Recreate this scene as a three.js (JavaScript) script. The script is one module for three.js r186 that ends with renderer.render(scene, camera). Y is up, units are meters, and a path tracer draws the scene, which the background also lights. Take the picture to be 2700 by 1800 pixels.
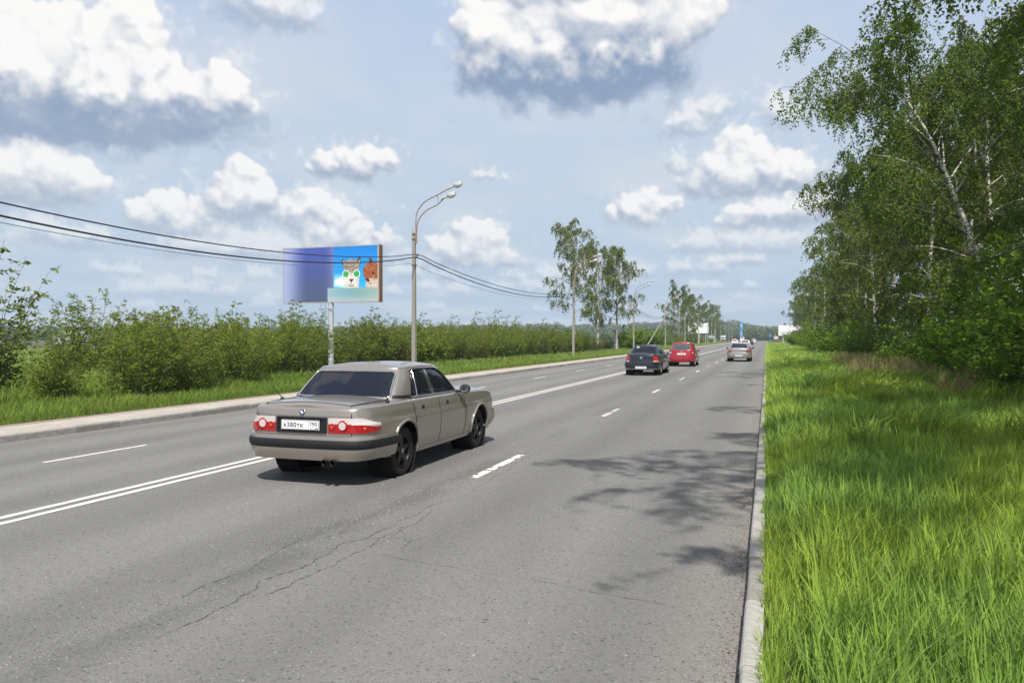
import * as THREE from 'three';
import { mergeGeometries } from 'three/addons/utils/BufferGeometryUtils.js';

// ---------------------------------------------------------------- camera, light, exposure
const scene = new THREE.Scene();
const camera = new THREE.PerspectiveCamera(47.8, 1.5, 0.05, 6000);
camera.position.set(0, 1.75, 0);
camera.rotation.set(THREE.MathUtils.degToRad(-0.23), THREE.MathUtils.degToRad(18.35), 0, 'YXZ');   // the road runs along -z; the lens looks a little to its left
const EXPOSURE = 1.4;
const renderer = new THREE.WebGLRenderer({ antialias: true });
renderer.toneMapping = THREE.LinearToneMapping;
renderer.toneMappingExposure = EXPOSURE;
renderer.shadowMap.enabled = true;
const SUN = new THREE.Vector3(Math.sin(0.36), Math.tan(THREE.MathUtils.degToRad(56)), Math.cos(0.36)).normalize();   // high, behind the viewer's right shoulder
const sun = new THREE.DirectionalLight(new THREE.Color(1, 0.955, 0.88), 4.3);
sun.name = 'sun'; sun.position.copy(SUN).multiplyScalar(120); sun.castShadow = true; sun.shadow.mapSize.set(4096, 4096);
Object.assign(sun.shadow.camera, { left: -70, right: 70, top: 90, bottom: -90, near: 1, far: 320 });
scene.add(sun, sun.target);

scene.fog = new THREE.FogExp2(new THREE.Color(0.8, 0.88, 1), 0.00032);

// ---------------------------------------------------------------- helpers
function rng(seed) { let a = seed >>> 0; return () => { a = (a + 0x6D2B79F5) | 0; let t = Math.imul(a ^ (a >>> 15), 1 | a); t = (t + Math.imul(t ^ (t >>> 7), 61 | t)) ^ t; return ((t ^ (t >>> 14)) >>> 0) / 4294967296; }; }
const PERM = new Float32Array(65536); { const r = rng(11); for (let i = 0; i < 65536; i++) PERM[i] = r(); }
const hash2 = (x, y) => PERM[((x * 374761 + y * 668265 + ((x * 31) ^ (y * 17))) >>> 0) & 65535];
function noise2(x, y) {
  const ix = Math.floor(x), iy = Math.floor(y); let u = x - ix, v = y - iy; u = u * u * (3 - 2 * u); v = v * v * (3 - 2 * v);
  const a = hash2(ix, iy), b = hash2(ix + 1, iy), c = hash2(ix, iy + 1), d = hash2(ix + 1, iy + 1);
  return a + (b - a) * u + (c - a) * v + (a - b - c + d) * u * v;
}
function fbm(x, y, n = 4) { let s = 0, a = 0.5, t = 0; for (let i = 0; i < n; i++) { s += a * noise2(x, y); t += a; a *= 0.5; x = x * 2.03 + 17.3; y = y * 2.03 - 9.1; } return s / t; }
const clamp = (x, a = 0, b = 1) => (x < a ? a : x > b ? b : x);
const smooth = (a, b, x) => { const t = clamp((x - a) / (b - a)); return t * t * (3 - 2 * t); };
const lerp = (a, b, t) => a + (b - a) * t;
const lin = (c) => { c /= 255; return c <= 0.04045 ? c / 12.92 : Math.pow((c + 0.055) / 1.055, 2.4); };
const V = (x, y, z) => new THREE.Vector3(x, y, z);
function table(t, x) { if (x <= t[0][0]) return t[0][1]; for (let i = 1; i < t.length; i++) if (x <= t[i][0]) { const [a, p] = t[i - 1], [b, q] = t[i]; return p + (q - p) * (x - a) / (b - a); } return t[t.length - 1][1]; }
const taken = new Map();
function numbered(name) { const n = taken.get(name) ?? 0; taken.set(name, n + 1); return n ? name + '_' + String(n).padStart(3, '0') : name; }
function tag(o, label, category, group) { o.userData.label = label; o.userData.category = category; if (group) o.userData.group = group; return o; }
function put(name, geometry, material, parent) { const m = new THREE.Mesh(geometry, material); m.name = parent ? name : numbered(name); (parent ?? scene).add(m); return m; }
function base(name, x, y, z, turn = 0) { const g = new THREE.Group(); g.name = numbered(name); g.position.set(x, y, z); g.rotation.y = turn; scene.add(g); return g; }
function setting(name, geometry, material) { const m = put(name, geometry, material); m.userData.kind = 'structure'; return m; }
const copyOf = (o, x, y, z, turn, scale = 1) => { const c = o.clone(); c.name = numbered(o.name.replace(/_\d{3}$/, '')); c.position.set(x, y, z); c.rotation.y = turn; c.scale.setScalar(scale); scene.add(c); c.userData = { ...o.userData }; return c; };
const std = (r, g, b, roughness = 0.8, more = {}) => new THREE.MeshStandardMaterial({ color: new THREE.Color().setRGB(r, g, b), roughness, ...more });
const phys = (r, g, b, roughness = 0.8, more = {}) => new THREE.MeshPhysicalMaterial({ color: new THREE.Color().setRGB(r, g, b), roughness, ...more });
const box = (w, h, d, x = 0, y = 0, z = 0) => new THREE.BoxGeometry(w, h, d).translate(x, y, z);
function strip(g) { for (const k of Object.keys(g.attributes)) if (!['position', 'normal', 'uv'].includes(k)) g.deleteAttribute(k); return g; }
const merged = (list) => mergeGeometries(list.map((g) => strip(g.index ? g.toNonIndexed() : g)));
function bar(a, b, r0, r1 = r0, n = 10) { const d = b.clone().sub(a), g = new THREE.CylinderGeometry(r1, r0, d.length(), n); g.applyQuaternion(new THREE.Quaternion().setFromUnitVectors(V(0, 1, 0), d.clone().normalize())); return g.translate((a.x + b.x) / 2, (a.y + b.y) / 2, (a.z + b.z) / 2); }
// a grid of points as one smooth sheet
function sheet(nu, nv, at, flip = false, uvOf) {
  const p = [], uv = [], ix = [];
  for (let j = 0; j <= nv; j++) for (let i = 0; i <= nu; i++) { const q = at(i / nu, j / nv); p.push(q.x, q.y, q.z); const w = uvOf ? uvOf(i / nu, j / nv, q) : [i / nu, j / nv]; uv.push(w[0], w[1]); }
  for (let j = 0; j < nv; j++) for (let i = 0; i < nu; i++) { const a = j * (nu + 1) + i, b = a + 1, c = a + nu + 1, d = c + 1; flip ? ix.push(a, c, b, b, c, d) : ix.push(a, b, c, b, d, c); }
  const g = new THREE.BufferGeometry(); g.setAttribute('position', new THREE.Float32BufferAttribute(p, 3)); g.setAttribute('uv', new THREE.Float32BufferAttribute(uv, 2)); g.setIndex(ix); g.computeVertexNormals(); return g;
}
function canvasTexture(w, h, draw, srgb = true) { const c = document.createElement('canvas'); c.width = w; c.height = h; draw(c.getContext('2d'), w, h); const t = new THREE.CanvasTexture(c); if (srgb) t.colorSpace = THREE.SRGBColorSpace; t.wrapS = t.wrapT = THREE.RepeatWrapping; return t; }
function dataTexture(n, at, srgb = false) { const d = new Uint8Array(n * n * 4); for (let y = 0; y < n; y++) for (let x = 0; x < n; x++) { const c = at(x, y); const o = (y * n + x) * 4; d[o] = c[0]; d[o + 1] = c[1]; d[o + 2] = c[2]; d[o + 3] = 255; } const t = new THREE.DataTexture(d, n, n); t.magFilter = THREE.LinearFilter; t.minFilter = THREE.LinearFilter; t.wrapS = t.wrapT = THREE.RepeatWrapping; if (srgb) t.colorSpace = THREE.SRGBColorSpace; t.needsUpdate = true; return t; }

// ---------------------------------------------------------------- sky: pale summer air with cumulus. Each cloud: kind, elevation of its base, depth of grey, puffs [azimuth, elevation, radius] in degrees
const CLOUDS = [
  ['b',12.1,1.0,[[-50.6,15.9,2.91],[-47.7,17.9,2.47],[-44.9,19.7,1.98],[-43.9,18.0,1.72],[-47.7,15.3,3.02],[-44.7,15.5,2.55],[-42.0,15.3,2.33],[-50.6,13.6,2.38],[-39.1,15.8,2.03],[-36.8,15.1,1.28],[-40.9,14.5,1.76],[-53.7,14.9,3.04],[-53.3,13.0,2.55],[-47.2,13.3,2.21],[-43.9,13.4,1.72],[-51.0,18.8,1.84],[-52.8,18.0,2.05]]],
  ['c',8.2,0.45,[[-50.8,11.9,1.00],[-51.5,10.1,1.57],[-49.2,10.4,1.89],[-47.5,9.7,1.51],[-52.8,9.4,1.80],[-50.1,9.2,1.33]]],
  ['c',7.9,0.5,[[-37.5,10.8,1.57],[-38.1,9.6,1.75],[-36.7,9.6,1.46],[-39.3,8.9,1.19]]],
  ['c',6.9,0.45,[[-42.6,8.7,1.22],[-43.9,8.0,1.14],[-40.9,8.2,1.47],[-39.8,7.4,1.19],[-41.5,7.3,1.17]]],
  ['c',5.8,0.5,[[-32.8,9.2,1.49],[-33.7,8.6,1.49],[-31.3,8.4,1.51],[-34.9,8.8,0.98],[-30.0,7.5,1.20],[-32.2,7.1,1.56],[-27.8,6.9,1.05],[-29.1,6.2,0.95]]],
  ['c',11.3,0.8,[[-28.8,12.7,1.05],[-30.3,12.4,1.10],[-31.9,12.2,0.94],[-27.5,12.6,0.83],[-32.8,11.9,0.56],[-29.4,12.1,1.11]]],
  ['w',11.5,0.7,[[-20.8,11.9,0.42],[-19.8,11.9,0.39],[-18.9,11.8,0.29]]],
  ['b',16.3,1.25,[[-19.8,21.2,2.52],[-16.6,22.0,2.91],[-13.1,22.2,3.22],[-9.9,21.8,2.87],[-6.7,22.2,2.53],[-18.2,19.5,2.59],[-15.0,19.2,2.58],[-11.1,19.1,2.88],[-8.6,19.2,2.54],[-20.8,18.3,1.68],[-6.7,18.3,1.52],[-4.3,22.5,1.56],[-14.3,18.0,1.94],[-17.6,17.8,1.62],[-9.6,17.6,1.60],[-14.3,25.3,3.87],[-8.6,25.2,3.50]]],
  ['w',20.7,0.9,[[-37.5,22.5,1.81],[-34.9,22.6,1.85],[-33.1,21.9,1.09],[-35.8,21.9,1.38]]],
  ['c',5.2,0.4,[[-21.5,7.3,1.49],[-23.1,6.6,1.29],[-20.0,7.0,1.13],[-22.1,6.0,1.29],[-20.2,5.9,1.29],[-18.5,5.7,0.91],[-24.0,5.8,0.97],[-17.2,5.5,0.45]]],
  ['c',9.9,0.6,[[-2.2,13.2,1.36],[-0.7,12.9,1.01],[-3.7,11.9,1.40],[-1.9,11.2,1.69],[0.5,11.4,1.51],[1.9,11.0,1.20],[-4.9,10.9,1.03],[-3.1,10.7,1.24]]],
  ['w',14.3,0.3,[[0.5,16.0,1.06],[1.1,15.1,1.06],[-0.1,15.6,0.76]]],
  ['w',14.2,0.6,[[-3.7,15.8,1.09],[-5.5,15.2,1.10],[-7.0,14.8,0.79],[-4.6,14.7,0.78]]],
  ['w',11.8,0.5,[[-6.6,12.9,0.63],[-6.1,12.2,0.76]]],
  ['c',8.1,0.35,[[-8.0,9.7,1.05],[-9.2,9.3,1.12],[-10.8,9.1,0.80],[-6.7,9.6,0.73],[-8.3,8.8,0.95]]],
  ['c',7.5,0.5,[[-0.1,8.8,1.16],[-1.9,8.5,1.02],[1.6,8.7,1.20],[3.1,8.9,1.19],[-2.8,8.3,0.68]]],
  ['l',6.0,0.5,[[-4.9,6.8,0.78],[-2.5,6.9,0.86],[-0.4,6.8,0.85],[1.1,6.7,0.75],[-6.1,6.7,0.47]]],
  ['l',5.1,0.4,[[-2.2,5.6,0.46],[-1.0,5.6,0.46],[-3.7,5.6,0.37]]],
  ['l',5.5,0.45,[[-50.1,6.8,0.80],[-48.7,6.6,0.81],[-47.2,6.5,0.77],[-51.0,6.3,0.53]]],
  ['l',4.1,0.4,[[-46.5,4.5,0.42],[-44.7,4.4,0.51],[-40.1,4.4,0.53],[-36.4,4.4,0.61]]],
  ['l',2.7,0.4,[[-44.7,3.2,0.57],[-42.6,3.4,0.72],[-40.7,3.3,0.59],[-38.7,3.2,0.45]]],
  ['l',2.8,0.4,[[-24.7,3.8,0.48],[-22.4,3.6,0.58],[-19.2,3.8,0.49],[-16.9,3.9,0.58]]],
  ['l',3.4,0.4,[[-4.9,3.8,0.38],[-3.7,3.8,0.37],[-1.0,3.7,0.31]]],
  ['l',2.7,0.4,[[-1.9,2.9,0.37],[-0.7,2.7,0.31],[-35.8,2.7,0.43],[-27.2,3.4,0.45]]],
  ['l',5.5,0.5,[[-41.5,6.1,1.05],[-39.3,6.1,1.25],[-36.4,6.2,1.28],[-33.4,6.1,1.30],[-30.3,6.1,1.20],[-27.2,6.0,0.89]]],
  ['l',4.3,0.35,[[-33.4,4.7,0.62],[-30.3,5.0,0.76],[-26.3,4.9,0.70],[-23.4,4.7,0.58]]],
  ['l',4.0,0.3,[[-15.6,4.7,0.58],[-13.4,4.8,0.64],[-18.2,4.6,0.52]]],
  ['l',1.9,0.3,[[-47.2,2.0,0.39],[-43.9,2.2,0.40],[-36.4,2.4,0.49],[-24.0,2.3,0.45]]],
  ['l',1.8,0.3,[[-9.6,2.1,0.38],[-6.1,2.2,0.44],[-16.3,2.1,0.39]]],
  ['l',4.3,0.35,[[-6.1,5.1,0.63],[-3.7,5.0,0.62],[-8.6,4.9,0.51]]],
];
{
  const W = 4096, H = 2048, D = 360 / W, data = new Float32Array(W * H * 4), r = rng(77);
  const stops = [[0, 172, 197, 220], [3, 180, 203, 225], [8, 190, 209, 228], [14, 194, 211, 230], [20, 188, 206, 232], [27, 178, 198, 232], [50, 150, 180, 228], [90, 120, 158, 218]];
  const air = (el) => { let i = 1; while (i < stops.length - 1 && stops[i][0] < el) i++; const a = stops[i - 1], b = stops[i], t = clamp((el - a[0]) / (b[0] - a[0])); return [1, 2, 3].map((k) => lin(lerp(a[k], b[k], t)) / EXPOSURE); };
  for (let y = 0; y < H; y++) {
    const el = ((y + 0.5) / H - 0.5) * 180, c = air(Math.max(el, 0));
    for (let x = 0; x < W; x++) {
      const o = (y * W + x) * 4; let k = 0;
      if (el > 0) { const a = (x + 0.5) * D * Math.PI / 180, s = 1 / (0.12 + Math.sin(el * Math.PI / 180)); k = smooth(0.38, 0.72, fbm(Math.cos(a) * s * 2.2 + 40, Math.sin(a) * s * 2.2 + 40, 5)) * 0.42 * smooth(70, 12, el) + 0.1; }
      for (let i = 0; i < 3; i++) data[o + i] = el >= 0 ? lerp(c[i], [0.7, 0.74, 0.79][i] / EXPOSURE, k) : c[i] * 0.6;
      data[o + 3] = 1;
    }
  }
  const clouds = CLOUDS.map(([kind, b, dark, puffs]) => ({ kind, b, dark, puffs }));
  const inFrame = (az, el) => az > -58 && az < 22 && el < 27;
  for (let n = 0; n < 170; n++) {                                     // the same fair-weather clouds go on all round
    const el = 1 + 62 * Math.pow(r(), 1.8), az = -180 + 360 * r(), w = (2 + el * 0.28) * (0.5 + r()), puffs = [], kind = el < 5 ? 'l' : el > 14 ? 'b' : 'c';
    if (inFrame(az - w * 1.2, el) || inFrame(az + w * 1.2, el) || inFrame(az, el)) continue;
    for (let i = 0; i < 9; i++) { const u = r() * 2 - 1; puffs.push([az + u * w / Math.cos(el * Math.PI / 180), el + w * 0.16 + r() * (1 - u * u) * w * 0.55, w * (0.2 + 0.2 * r())]); }
    clouds.push({ kind, b: el, dark: 0.5 + 0.6 * r(), puffs });
  }
  clouds.sort((a, b) => a.b - b.b);
  const L = V(0.2, 0.74, 0.64).normalize();
  clouds.forEach((c, ci) => {
    const cos = Math.cos(c.b * Math.PI / 180), az0 = c.puffs.reduce((s, p) => s + p[0], 0) / c.puffs.length, rnd = rng(900 + ci * 13);
    const all = [];
    const wisp = c.kind === 'w' || c.kind === 'l';
    for (const [a, e, R] of c.puffs) {
      const x = (a - az0) * cos, y = e;
      all.push([x, y, 0, R]);
      const grow = (px, py, pz, pr, depth) => {
        const n = depth === 2 ? 13 : 9;
        for (let i = 0; i < n; i++) {
          const th = rnd() * Math.PI * 2, ph = rnd(), up = Math.sin(th) < -0.3 ? 0.6 : 1, q = Math.sqrt(1 - ph * ph), rr = pr * (0.26 + 0.26 * rnd()) * up;
          const nx = px + Math.cos(th) * q * pr * 0.86, ny = py + Math.sin(th) * q * pr * 0.86, nz = pz + ph * pr * 0.86;
          all.push([nx, ny, nz, rr]);
          if (depth > 1) grow(nx, ny, nz, rr, depth - 1);
        }
      };
      grow(x, y, 0, R, wisp ? 1 : 2);
    }
    let x0 = 1e9, x1 = -1e9, y0 = Math.max(0.1, c.b - 1), y1 = -1e9;
    for (const [x, y, , R] of all) { x0 = Math.min(x0, x - R * 1.3 - 0.8); x1 = Math.max(x1, x + R * 1.3 + 0.8); y1 = Math.max(y1, y + R * 1.3 + 0.6); }
    const nx = Math.ceil((x1 - x0) / D / cos), ny = Math.ceil((y1 - y0) / D); if (nx < 3 || ny < 3 || nx > 2200) return;
    const dx = D * cos, Hh = new Float32Array(nx * ny).fill(-9), wx = new Float32Array(nx * ny), wy = new Float32Array(nx * ny), size = c.puffs.reduce((s, p) => s + p[2], 0) / c.puffs.length, f = 1.5 / size, warp = size * (wisp ? 1.1 : 0.62);
    for (let j = 0; j < ny; j++) for (let i = 0; i < nx; i++) {
      const x = x0 + i * dx, y = y0 + j * D, k = j * nx + i;
      wx[k] = x + (fbm(x * f + ci * 7.7, y * f, 5) - 0.5) * warp; wy[k] = y + (fbm(x * f + 50, y * f + ci * 3.3, 5) - 0.5) * warp;
    }
    const flat = c.kind === 'l' ? 0.45 : 1;
    for (const [px, py, pz, R] of all) {
      const m = R + warp * 0.5, i0 = Math.max(0, Math.floor((px - m - x0) / dx)), i1 = Math.min(nx - 1, Math.ceil((px + m - x0) / dx)), j0 = Math.max(0, Math.floor((py - m - y0) / D)), j1 = Math.min(ny - 1, Math.ceil((py + m - y0) / D));
      for (let j = j0; j <= j1; j++) for (let i = i0; i <= i1; i++) { const k = j * nx + i, ax = (wx[k] - px) * flat, ay = wy[k] - py, d = R * R - ax * ax - ay * ay; if (d > 0) { const h = pz + Math.sqrt(d); if (h > Hh[k]) Hh[k] = h; } }
    }
    let S = Hh.map((h) => Math.max(h, 0));
    const blur = (A, n) => { const T = new Float32Array(A.length), U = new Float32Array(A.length); for (let j = 0; j < ny; j++) { let s = 0; for (let i = -n; i < nx; i++) { if (i + n < nx) s += A[j * nx + i + n]; if (i - n - 1 >= 0) s -= A[j * nx + i - n - 1]; if (i >= 0) T[j * nx + i] = s / (2 * n + 1); } } for (let i = 0; i < nx; i++) { let s = 0; for (let j = -n; j < ny; j++) { if (j + n < ny) s += T[(j + n) * nx + i]; if (j - n - 1 >= 0) s -= T[(j - n - 1) * nx + i]; if (j >= 0) U[j * nx + i] = s / (2 * n + 1); } } return U; };
    const halo = blur(blur(S, Math.max(2, Math.round(size * 0.5 / D))), Math.max(2, Math.round(size * 0.5 / D))), fine = blur(blur(S, 1), 1), wide = blur(blur(S, Math.max(2, Math.round(size * 0.22 / D))), Math.max(2, Math.round(size * 0.22 / D)));
    let top = -1e9; for (const [, y, , R] of c.puffs.map((p) => [0, p[1], 0, p[2]])) top = Math.max(top, y + R);
    for (let j = 1; j < ny - 1; j++) for (let i = 1; i < nx - 1; i++) {
      const k = j * nx + i; if (halo[k] <= 0) continue;
      const x = x0 + i * dx, y = y0 + j * D, wob = fbm(x * f * 1.4 + 9, y * f * 1.4 + ci, 4) - 0.5;
      const gx = (fine[k + 1] - fine[k - 1]) / (2 * dx), gy = (fine[k + nx] - fine[k - nx]) / (2 * D), wgx = (wide[k + 1] - wide[k - 1]) / (2 * dx), wgy = (wide[k + nx] - wide[k - nx]) / (2 * D);
      const mx = gx * 0.35 + wgx, my = gy * 0.35 + wgy, n = 1 / Math.sqrt(mx * mx + my * my + 1);
      const diffuse = clamp((-mx * L.x - my * L.y + L.z) * n * 0.9 + 0.12), cavity = clamp(1 + (fine[k] - wide[k]) / size * 0.9, 0.4, 1.15);
      const det = fbm(x * f * 3.2 + 31, y * f * 3.6 + ci * 1.7, 5) - 0.5;
      const q = (y - c.b) / Math.max(0.5, Math.min(top - c.b, size * 3.4)) + wob * 0.55 + det * 0.12;
      const rise = smooth(c.kind === 'b' ? 0.24 : -0.02, c.kind === 'b' ? 0.64 : 0.6, q), lit = clamp(lerp(1 - c.dark * 0.85, 1, rise) * (0.3 + 0.76 * diffuse) * cavity + (det + wob * 0.8) * (c.kind === 'b' ? 0.08 + 0.14 * rise : 0.08 + 0.26 * rise), 0, 1.05);
      const body = wide[k] / size, edge = fine[k] / size * 0.6 + body * 0.5, floor = smooth(-0.22, 0.2, (y - c.b) / size + wob * 0.7 + det * 0.3);
      let alpha = smooth(0.0, wisp ? 1.5 : lerp(0.95, 0.34, smooth(0.2, 0.7, q)), edge + wob * (wisp ? 0.9 : 0.6) + det * (wisp ? 0.7 : 0.4)) * floor * smooth(0, 0.25, fine[k] / size); if (wisp) alpha *= 0.7;
      alpha = Math.max(alpha, smooth(0.05, 0.8, halo[k] / size * 1.25 + wob * 1.2 + det * 0.5) * 0.62 * smooth(-0.5, 0.3, (y - c.b) / size + wob * 0.7));
      const a = az0 + x / cos, el = y, row = Math.floor((el / 180 + 0.5) * H), col = ((Math.floor(((a - 90) / 360 + 0.5) * W) % W) + W) % W, o = (row * W + col) * 4; if (row >= H) continue;
      const far = Math.exp(-Math.max(el, 0) / 7) * 0.72, sk = air(el);
      for (let t = 0; t < 3; t++) {
        const dk = [lin(140), lin(161), lin(190)][t] / EXPOSURE, wh = [1.0, 0.985, 0.965][t] / EXPOSURE, col_ = lerp(dk, wh, clamp(lit * 1.04));
        data[o + t] = lerp(data[o + t], lerp(col_, sk[t], far), alpha);
      }
    }
  });
  const t = new THREE.DataTexture(data, W, H, THREE.RGBAFormat, THREE.FloatType);
  t.mapping = THREE.EquirectangularReflectionMapping; t.magFilter = t.minFilter = THREE.LinearFilter; t.needsUpdate = true;
  scene.background = t; scene.environment = t;
}
// ---------------------------------------------------------------- ground, road, kerbs, pavement (x across the road, -z along it)
const ROAD_R = -0.13, ROAD_L = -12.15, LANE = -3.5, MID = -6.98, LANE_L = -9.68, KERB_H = 0.125, END = 520;
const grain = dataTexture(1024, (() => {                              // aggregate: pale and dark chips in grey binder, 2.4 m to the tile
  const n = 1024, a = new Float32Array(n * n).fill(0.8), r = rng(5);
  for (let i = 0; i < n * n; i++) a[i] += (r() - 0.5) * 0.26;
  for (let k = 0; k < 34000; k++) { const x = r() * n, y = r() * n, s = 1 + r() * r() * r() * 6, v = r() < 0.42 ? 0.14 + 0.4 * r() * r() : -0.14 - 0.42 * r() * r(); for (let j = -7; j <= 7; j++) for (let i = -7; i <= 7; i++) if (i * i + j * j * 1.6 < s * s) a[((Math.floor(y + j) + n) % n) * n + (Math.floor(x + i) + n) % n] += v * 0.8; }
  return (x, y) => { const c = clamp(a[y * n + x], 0.1, 1) * 255; return [c, c * 0.99, c * 0.965]; };
})(), false);
const asphalt = std(1, 1, 1, 0.88, { vertexColors: true, map: grain, bumpMap: grain, bumpScale: 0.004 });
{
  const xs = [], zs = []; for (let i = 0; i <= 110; i++) xs.push(lerp(ROAD_R, ROAD_L, i / 110));
  for (let z = -6; z < 16; z += 0.18) zs.push(z); for (let z = 16; z < 42; z += 0.5) zs.push(z); for (let z = 42; z < 130; z += 2) zs.push(z); for (let z = 130; z <= END; z += 13) zs.push(z);
  const p = [], c = [], uv = [], ix = [];
  const crackX = (z) => LANE + 0.0 + 0.12 * (fbm(z * 0.35, 3, 3) - 0.5) * 2;
  for (const z of zs) for (const x of xs) {
    p.push(x, 0, -z); uv.push(x / 2.4, -z / 2.4);
    const lane = (d, m) => { const u = (x - m) / d; return Math.exp(-((Math.abs(u) - 0.5) ** 2) / 0.06); };   // polished wheel tracks either side of each lane's middle
    let t = 1 + 0.1 * (fbm(x * 0.55, z * 0.06 + 4, 4) - 0.5) * 2 + 0.1 * (fbm(x * 2.1 + 8, z * 0.5, 4) - 0.5) * 2;
    const worn = x > MID ? lane(1.8, (LANE + ROAD_R) / 2) + lane(1.8, (LANE + MID) / 2) : lane(1.5, (LANE_L + MID) / 2) + lane(1.5, (LANE_L + ROAD_L) / 2);
    t *= 1.03 - 0.2 * worn * (0.6 + 0.8 * fbm(x * 1.2, z * 0.09, 3));
    const left = x < MID - 0.2 ? 1.06 : 1;
    // frayed dark seam where the two paving lanes meet
    const ravel = Math.exp(-((x - crackX(z) + 0.16) ** 2) / (0.015 + 0.1 * smooth(11, 4, z))) * (0.25 + 0.75 * smooth(0.4, 0.6, fbm(x * 3.1, z * 0.9 + 20, 5))) * smooth(46, 6, z);
    t *= 1 - 0.36 * ravel;
    const dust = smooth(-0.95, -0.15, x) * (0.35 + 0.9 * fbm(x * 5, z * 0.8, 4)), edge = smooth(ROAD_L + 0.9, ROAD_L, x) * 0.5;
    const b = 0.205 * t * left, d = clamp(dust * 0.6 + edge);
    c.push(lerp(b * 1.0, 0.25, d * 0.6), lerp(b * 0.985, 0.225, d * 0.6), lerp(b * 0.965, 0.19, d * 0.6));
  }
  const w = xs.length; for (let j = 0; j < zs.length - 1; j++) for (let i = 0; i < w - 1; i++) { const a = j * w + i; ix.push(a, a + w, a + 1, a + 1, a + w, a + w + 1); }
  const g = new THREE.BufferGeometry(); g.setAttribute('position', new THREE.Float32BufferAttribute(p, 3)); g.setAttribute('color', new THREE.Float32BufferAttribute(c, 3)); g.setAttribute('uv', new THREE.Float32BufferAttribute(uv, 2)); g.setIndex(ix); g.computeVertexNormals();
  // wound so that the faces look up
  if (g.attributes.normal.getY(0) < 0) { const k = g.index.array; for (let i = 0; i < k.length; i += 3) { const t = k[i]; k[i] = k[i + 1]; k[i + 1] = t; } g.computeVertexNormals(); }
  const road = setting('road', g, asphalt);
  // cracks: open, tar-dark fissures, each a ragged ribbon
  const tar = std(0.06, 0.058, 0.055, 0.95), r = rng(31);
  const crack = (pts, w0) => {
    let fine = pts.map((q) => [...q]); for (let d = 0, amp = 0.075; d < 4; d++, amp *= 0.62) { const o = [fine[0]]; for (let i = 1; i < fine.length; i++) { const a = fine[i - 1], b = fine[i], t = 0.35 + 0.3 * r(); o.push([lerp(a[0], b[0], t) + (r() - 0.5) * amp, lerp(a[1], b[1], t) + (r() - 0.5) * amp * 0.8], b); } fine = o; }
    const p = [], ix = []; fine.forEach(([x, z], i) => { const q = fine[Math.min(i + 1, fine.length - 1)], o = fine[Math.max(i - 1, 0)], dx = q[0] - o[0], dz = q[1] - o[1], l = Math.hypot(dx, dz) || 1, w = w0 * 0.6 * (r() < 0.12 ? 0.05 : 0.15 + 1.3 * r() * r()) * Math.min(1, (i + 1) / 4, (fine.length - i) / 4); p.push(x - dz / l * w, 0.003, -(z + dx / l * w), x + dz / l * w, 0.003, -(z - dx / l * w)); if (i) ix.push(2 * i - 2, 2 * i, 2 * i - 1, 2 * i - 1, 2 * i, 2 * i + 1); });
    const g = new THREE.BufferGeometry(); g.setAttribute('position', new THREE.Float32BufferAttribute(p, 3)); g.setIndex(ix); g.computeVertexNormals(); put('crack', g, tar, road);
  };
  const along = (z0, z1, dx, step) => { const o = []; for (let z = z0; z <= z1; z += step) o.push([crackX(z) + dx + (r() - 0.5) * 0.16, z]); return o; };
  crack(along(3.6, 6.4, 0.18, 0.35), 0.012); crack(along(4.4, 7.6, 0.34, 0.4), 0.009); crack(along(6.2, 12.5, 0.22, 0.5), 0.007); crack(along(4.2, 6.0, -0.22, 0.35), 0.008); crack(along(5.8, 7.3, -0.12, 0.35), 0.008); crack(along(11, 24, 0.1, 0.8), 0.008); crack(along(26, 44, 0.1, 1.4), 0.008);
  crack([[-3.35, 5.9], [-3.1, 6.1], [-2.95, 6.0], [-2.8, 6.25]], 0.005); crack([[-3.5, 6.5], [-3.2, 6.45], [-3.05, 6.2], [-2.9, 6.0], [-2.86, 5.75]], 0.005); crack([[-3.2, 6.45], [-3.12, 6.05], [-3.2, 5.75]], 0.004);
  crack([[-3.0, 5.6], [-2.3, 5.45], [-1.7, 5.35], [-1.1, 5.2], [-0.5, 5.1]], 0.0045); crack([[-2.3, 6.4], [-1.6, 6.2], [-1.0, 6.15], [-0.4, 6.1]], 0.003); crack([[-3.2, 10.4], [-2.6, 10.3], [-1.9, 10.2]], 0.004);
  // painted markings: worn paint 4 mm up, each stripe with frayed edges
  const paint = std(0.62, 0.6, 0.54, 0.75, { bumpMap: grain, bumpScale: 0.003 }), worn = std(0.5, 0.49, 0.45, 0.8);
  const stripe = (name, x, z0, z1, w, m, fray, y = 0.004) => { const n = Math.max(4, Math.min(600, Math.round((z1 - z0) / (fray ? 0.06 : 0.25)))), p = [], uv = [], ix = []; for (let i = 0; i <= n; i++) { const z = lerp(z0, z1, i / n), bite = () => (fray && r() < 0.22 ? fray * r() : 0.004 * r()); const a = x - w / 2 + bite(), b = x + w / 2 - bite(); p.push(a, y, -z, b, y, -z); uv.push(a / 2.4, z / 2.4, b / 2.4, z / 2.4); if (i) { const k = 2 * i; if (!(fray > 0.05 && r() < 0.09)) ix.push(k - 2, k - 1, k, k - 1, k + 1, k); } } const g = new THREE.BufferGeometry(); g.setAttribute('position', new THREE.Float32BufferAttribute(p, 3)); g.setAttribute('uv', new THREE.Float32BufferAttribute(uv, 2)); g.setIndex(ix); g.computeVertexNormals(); put(name, g, m, road); };
  stripe('centre_line', MID + 0.11, -4, 130, 0.105, paint, 0.02); stripe('centre_line', MID - 0.11, -4, 130, 0.105, paint, 0.015);
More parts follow.
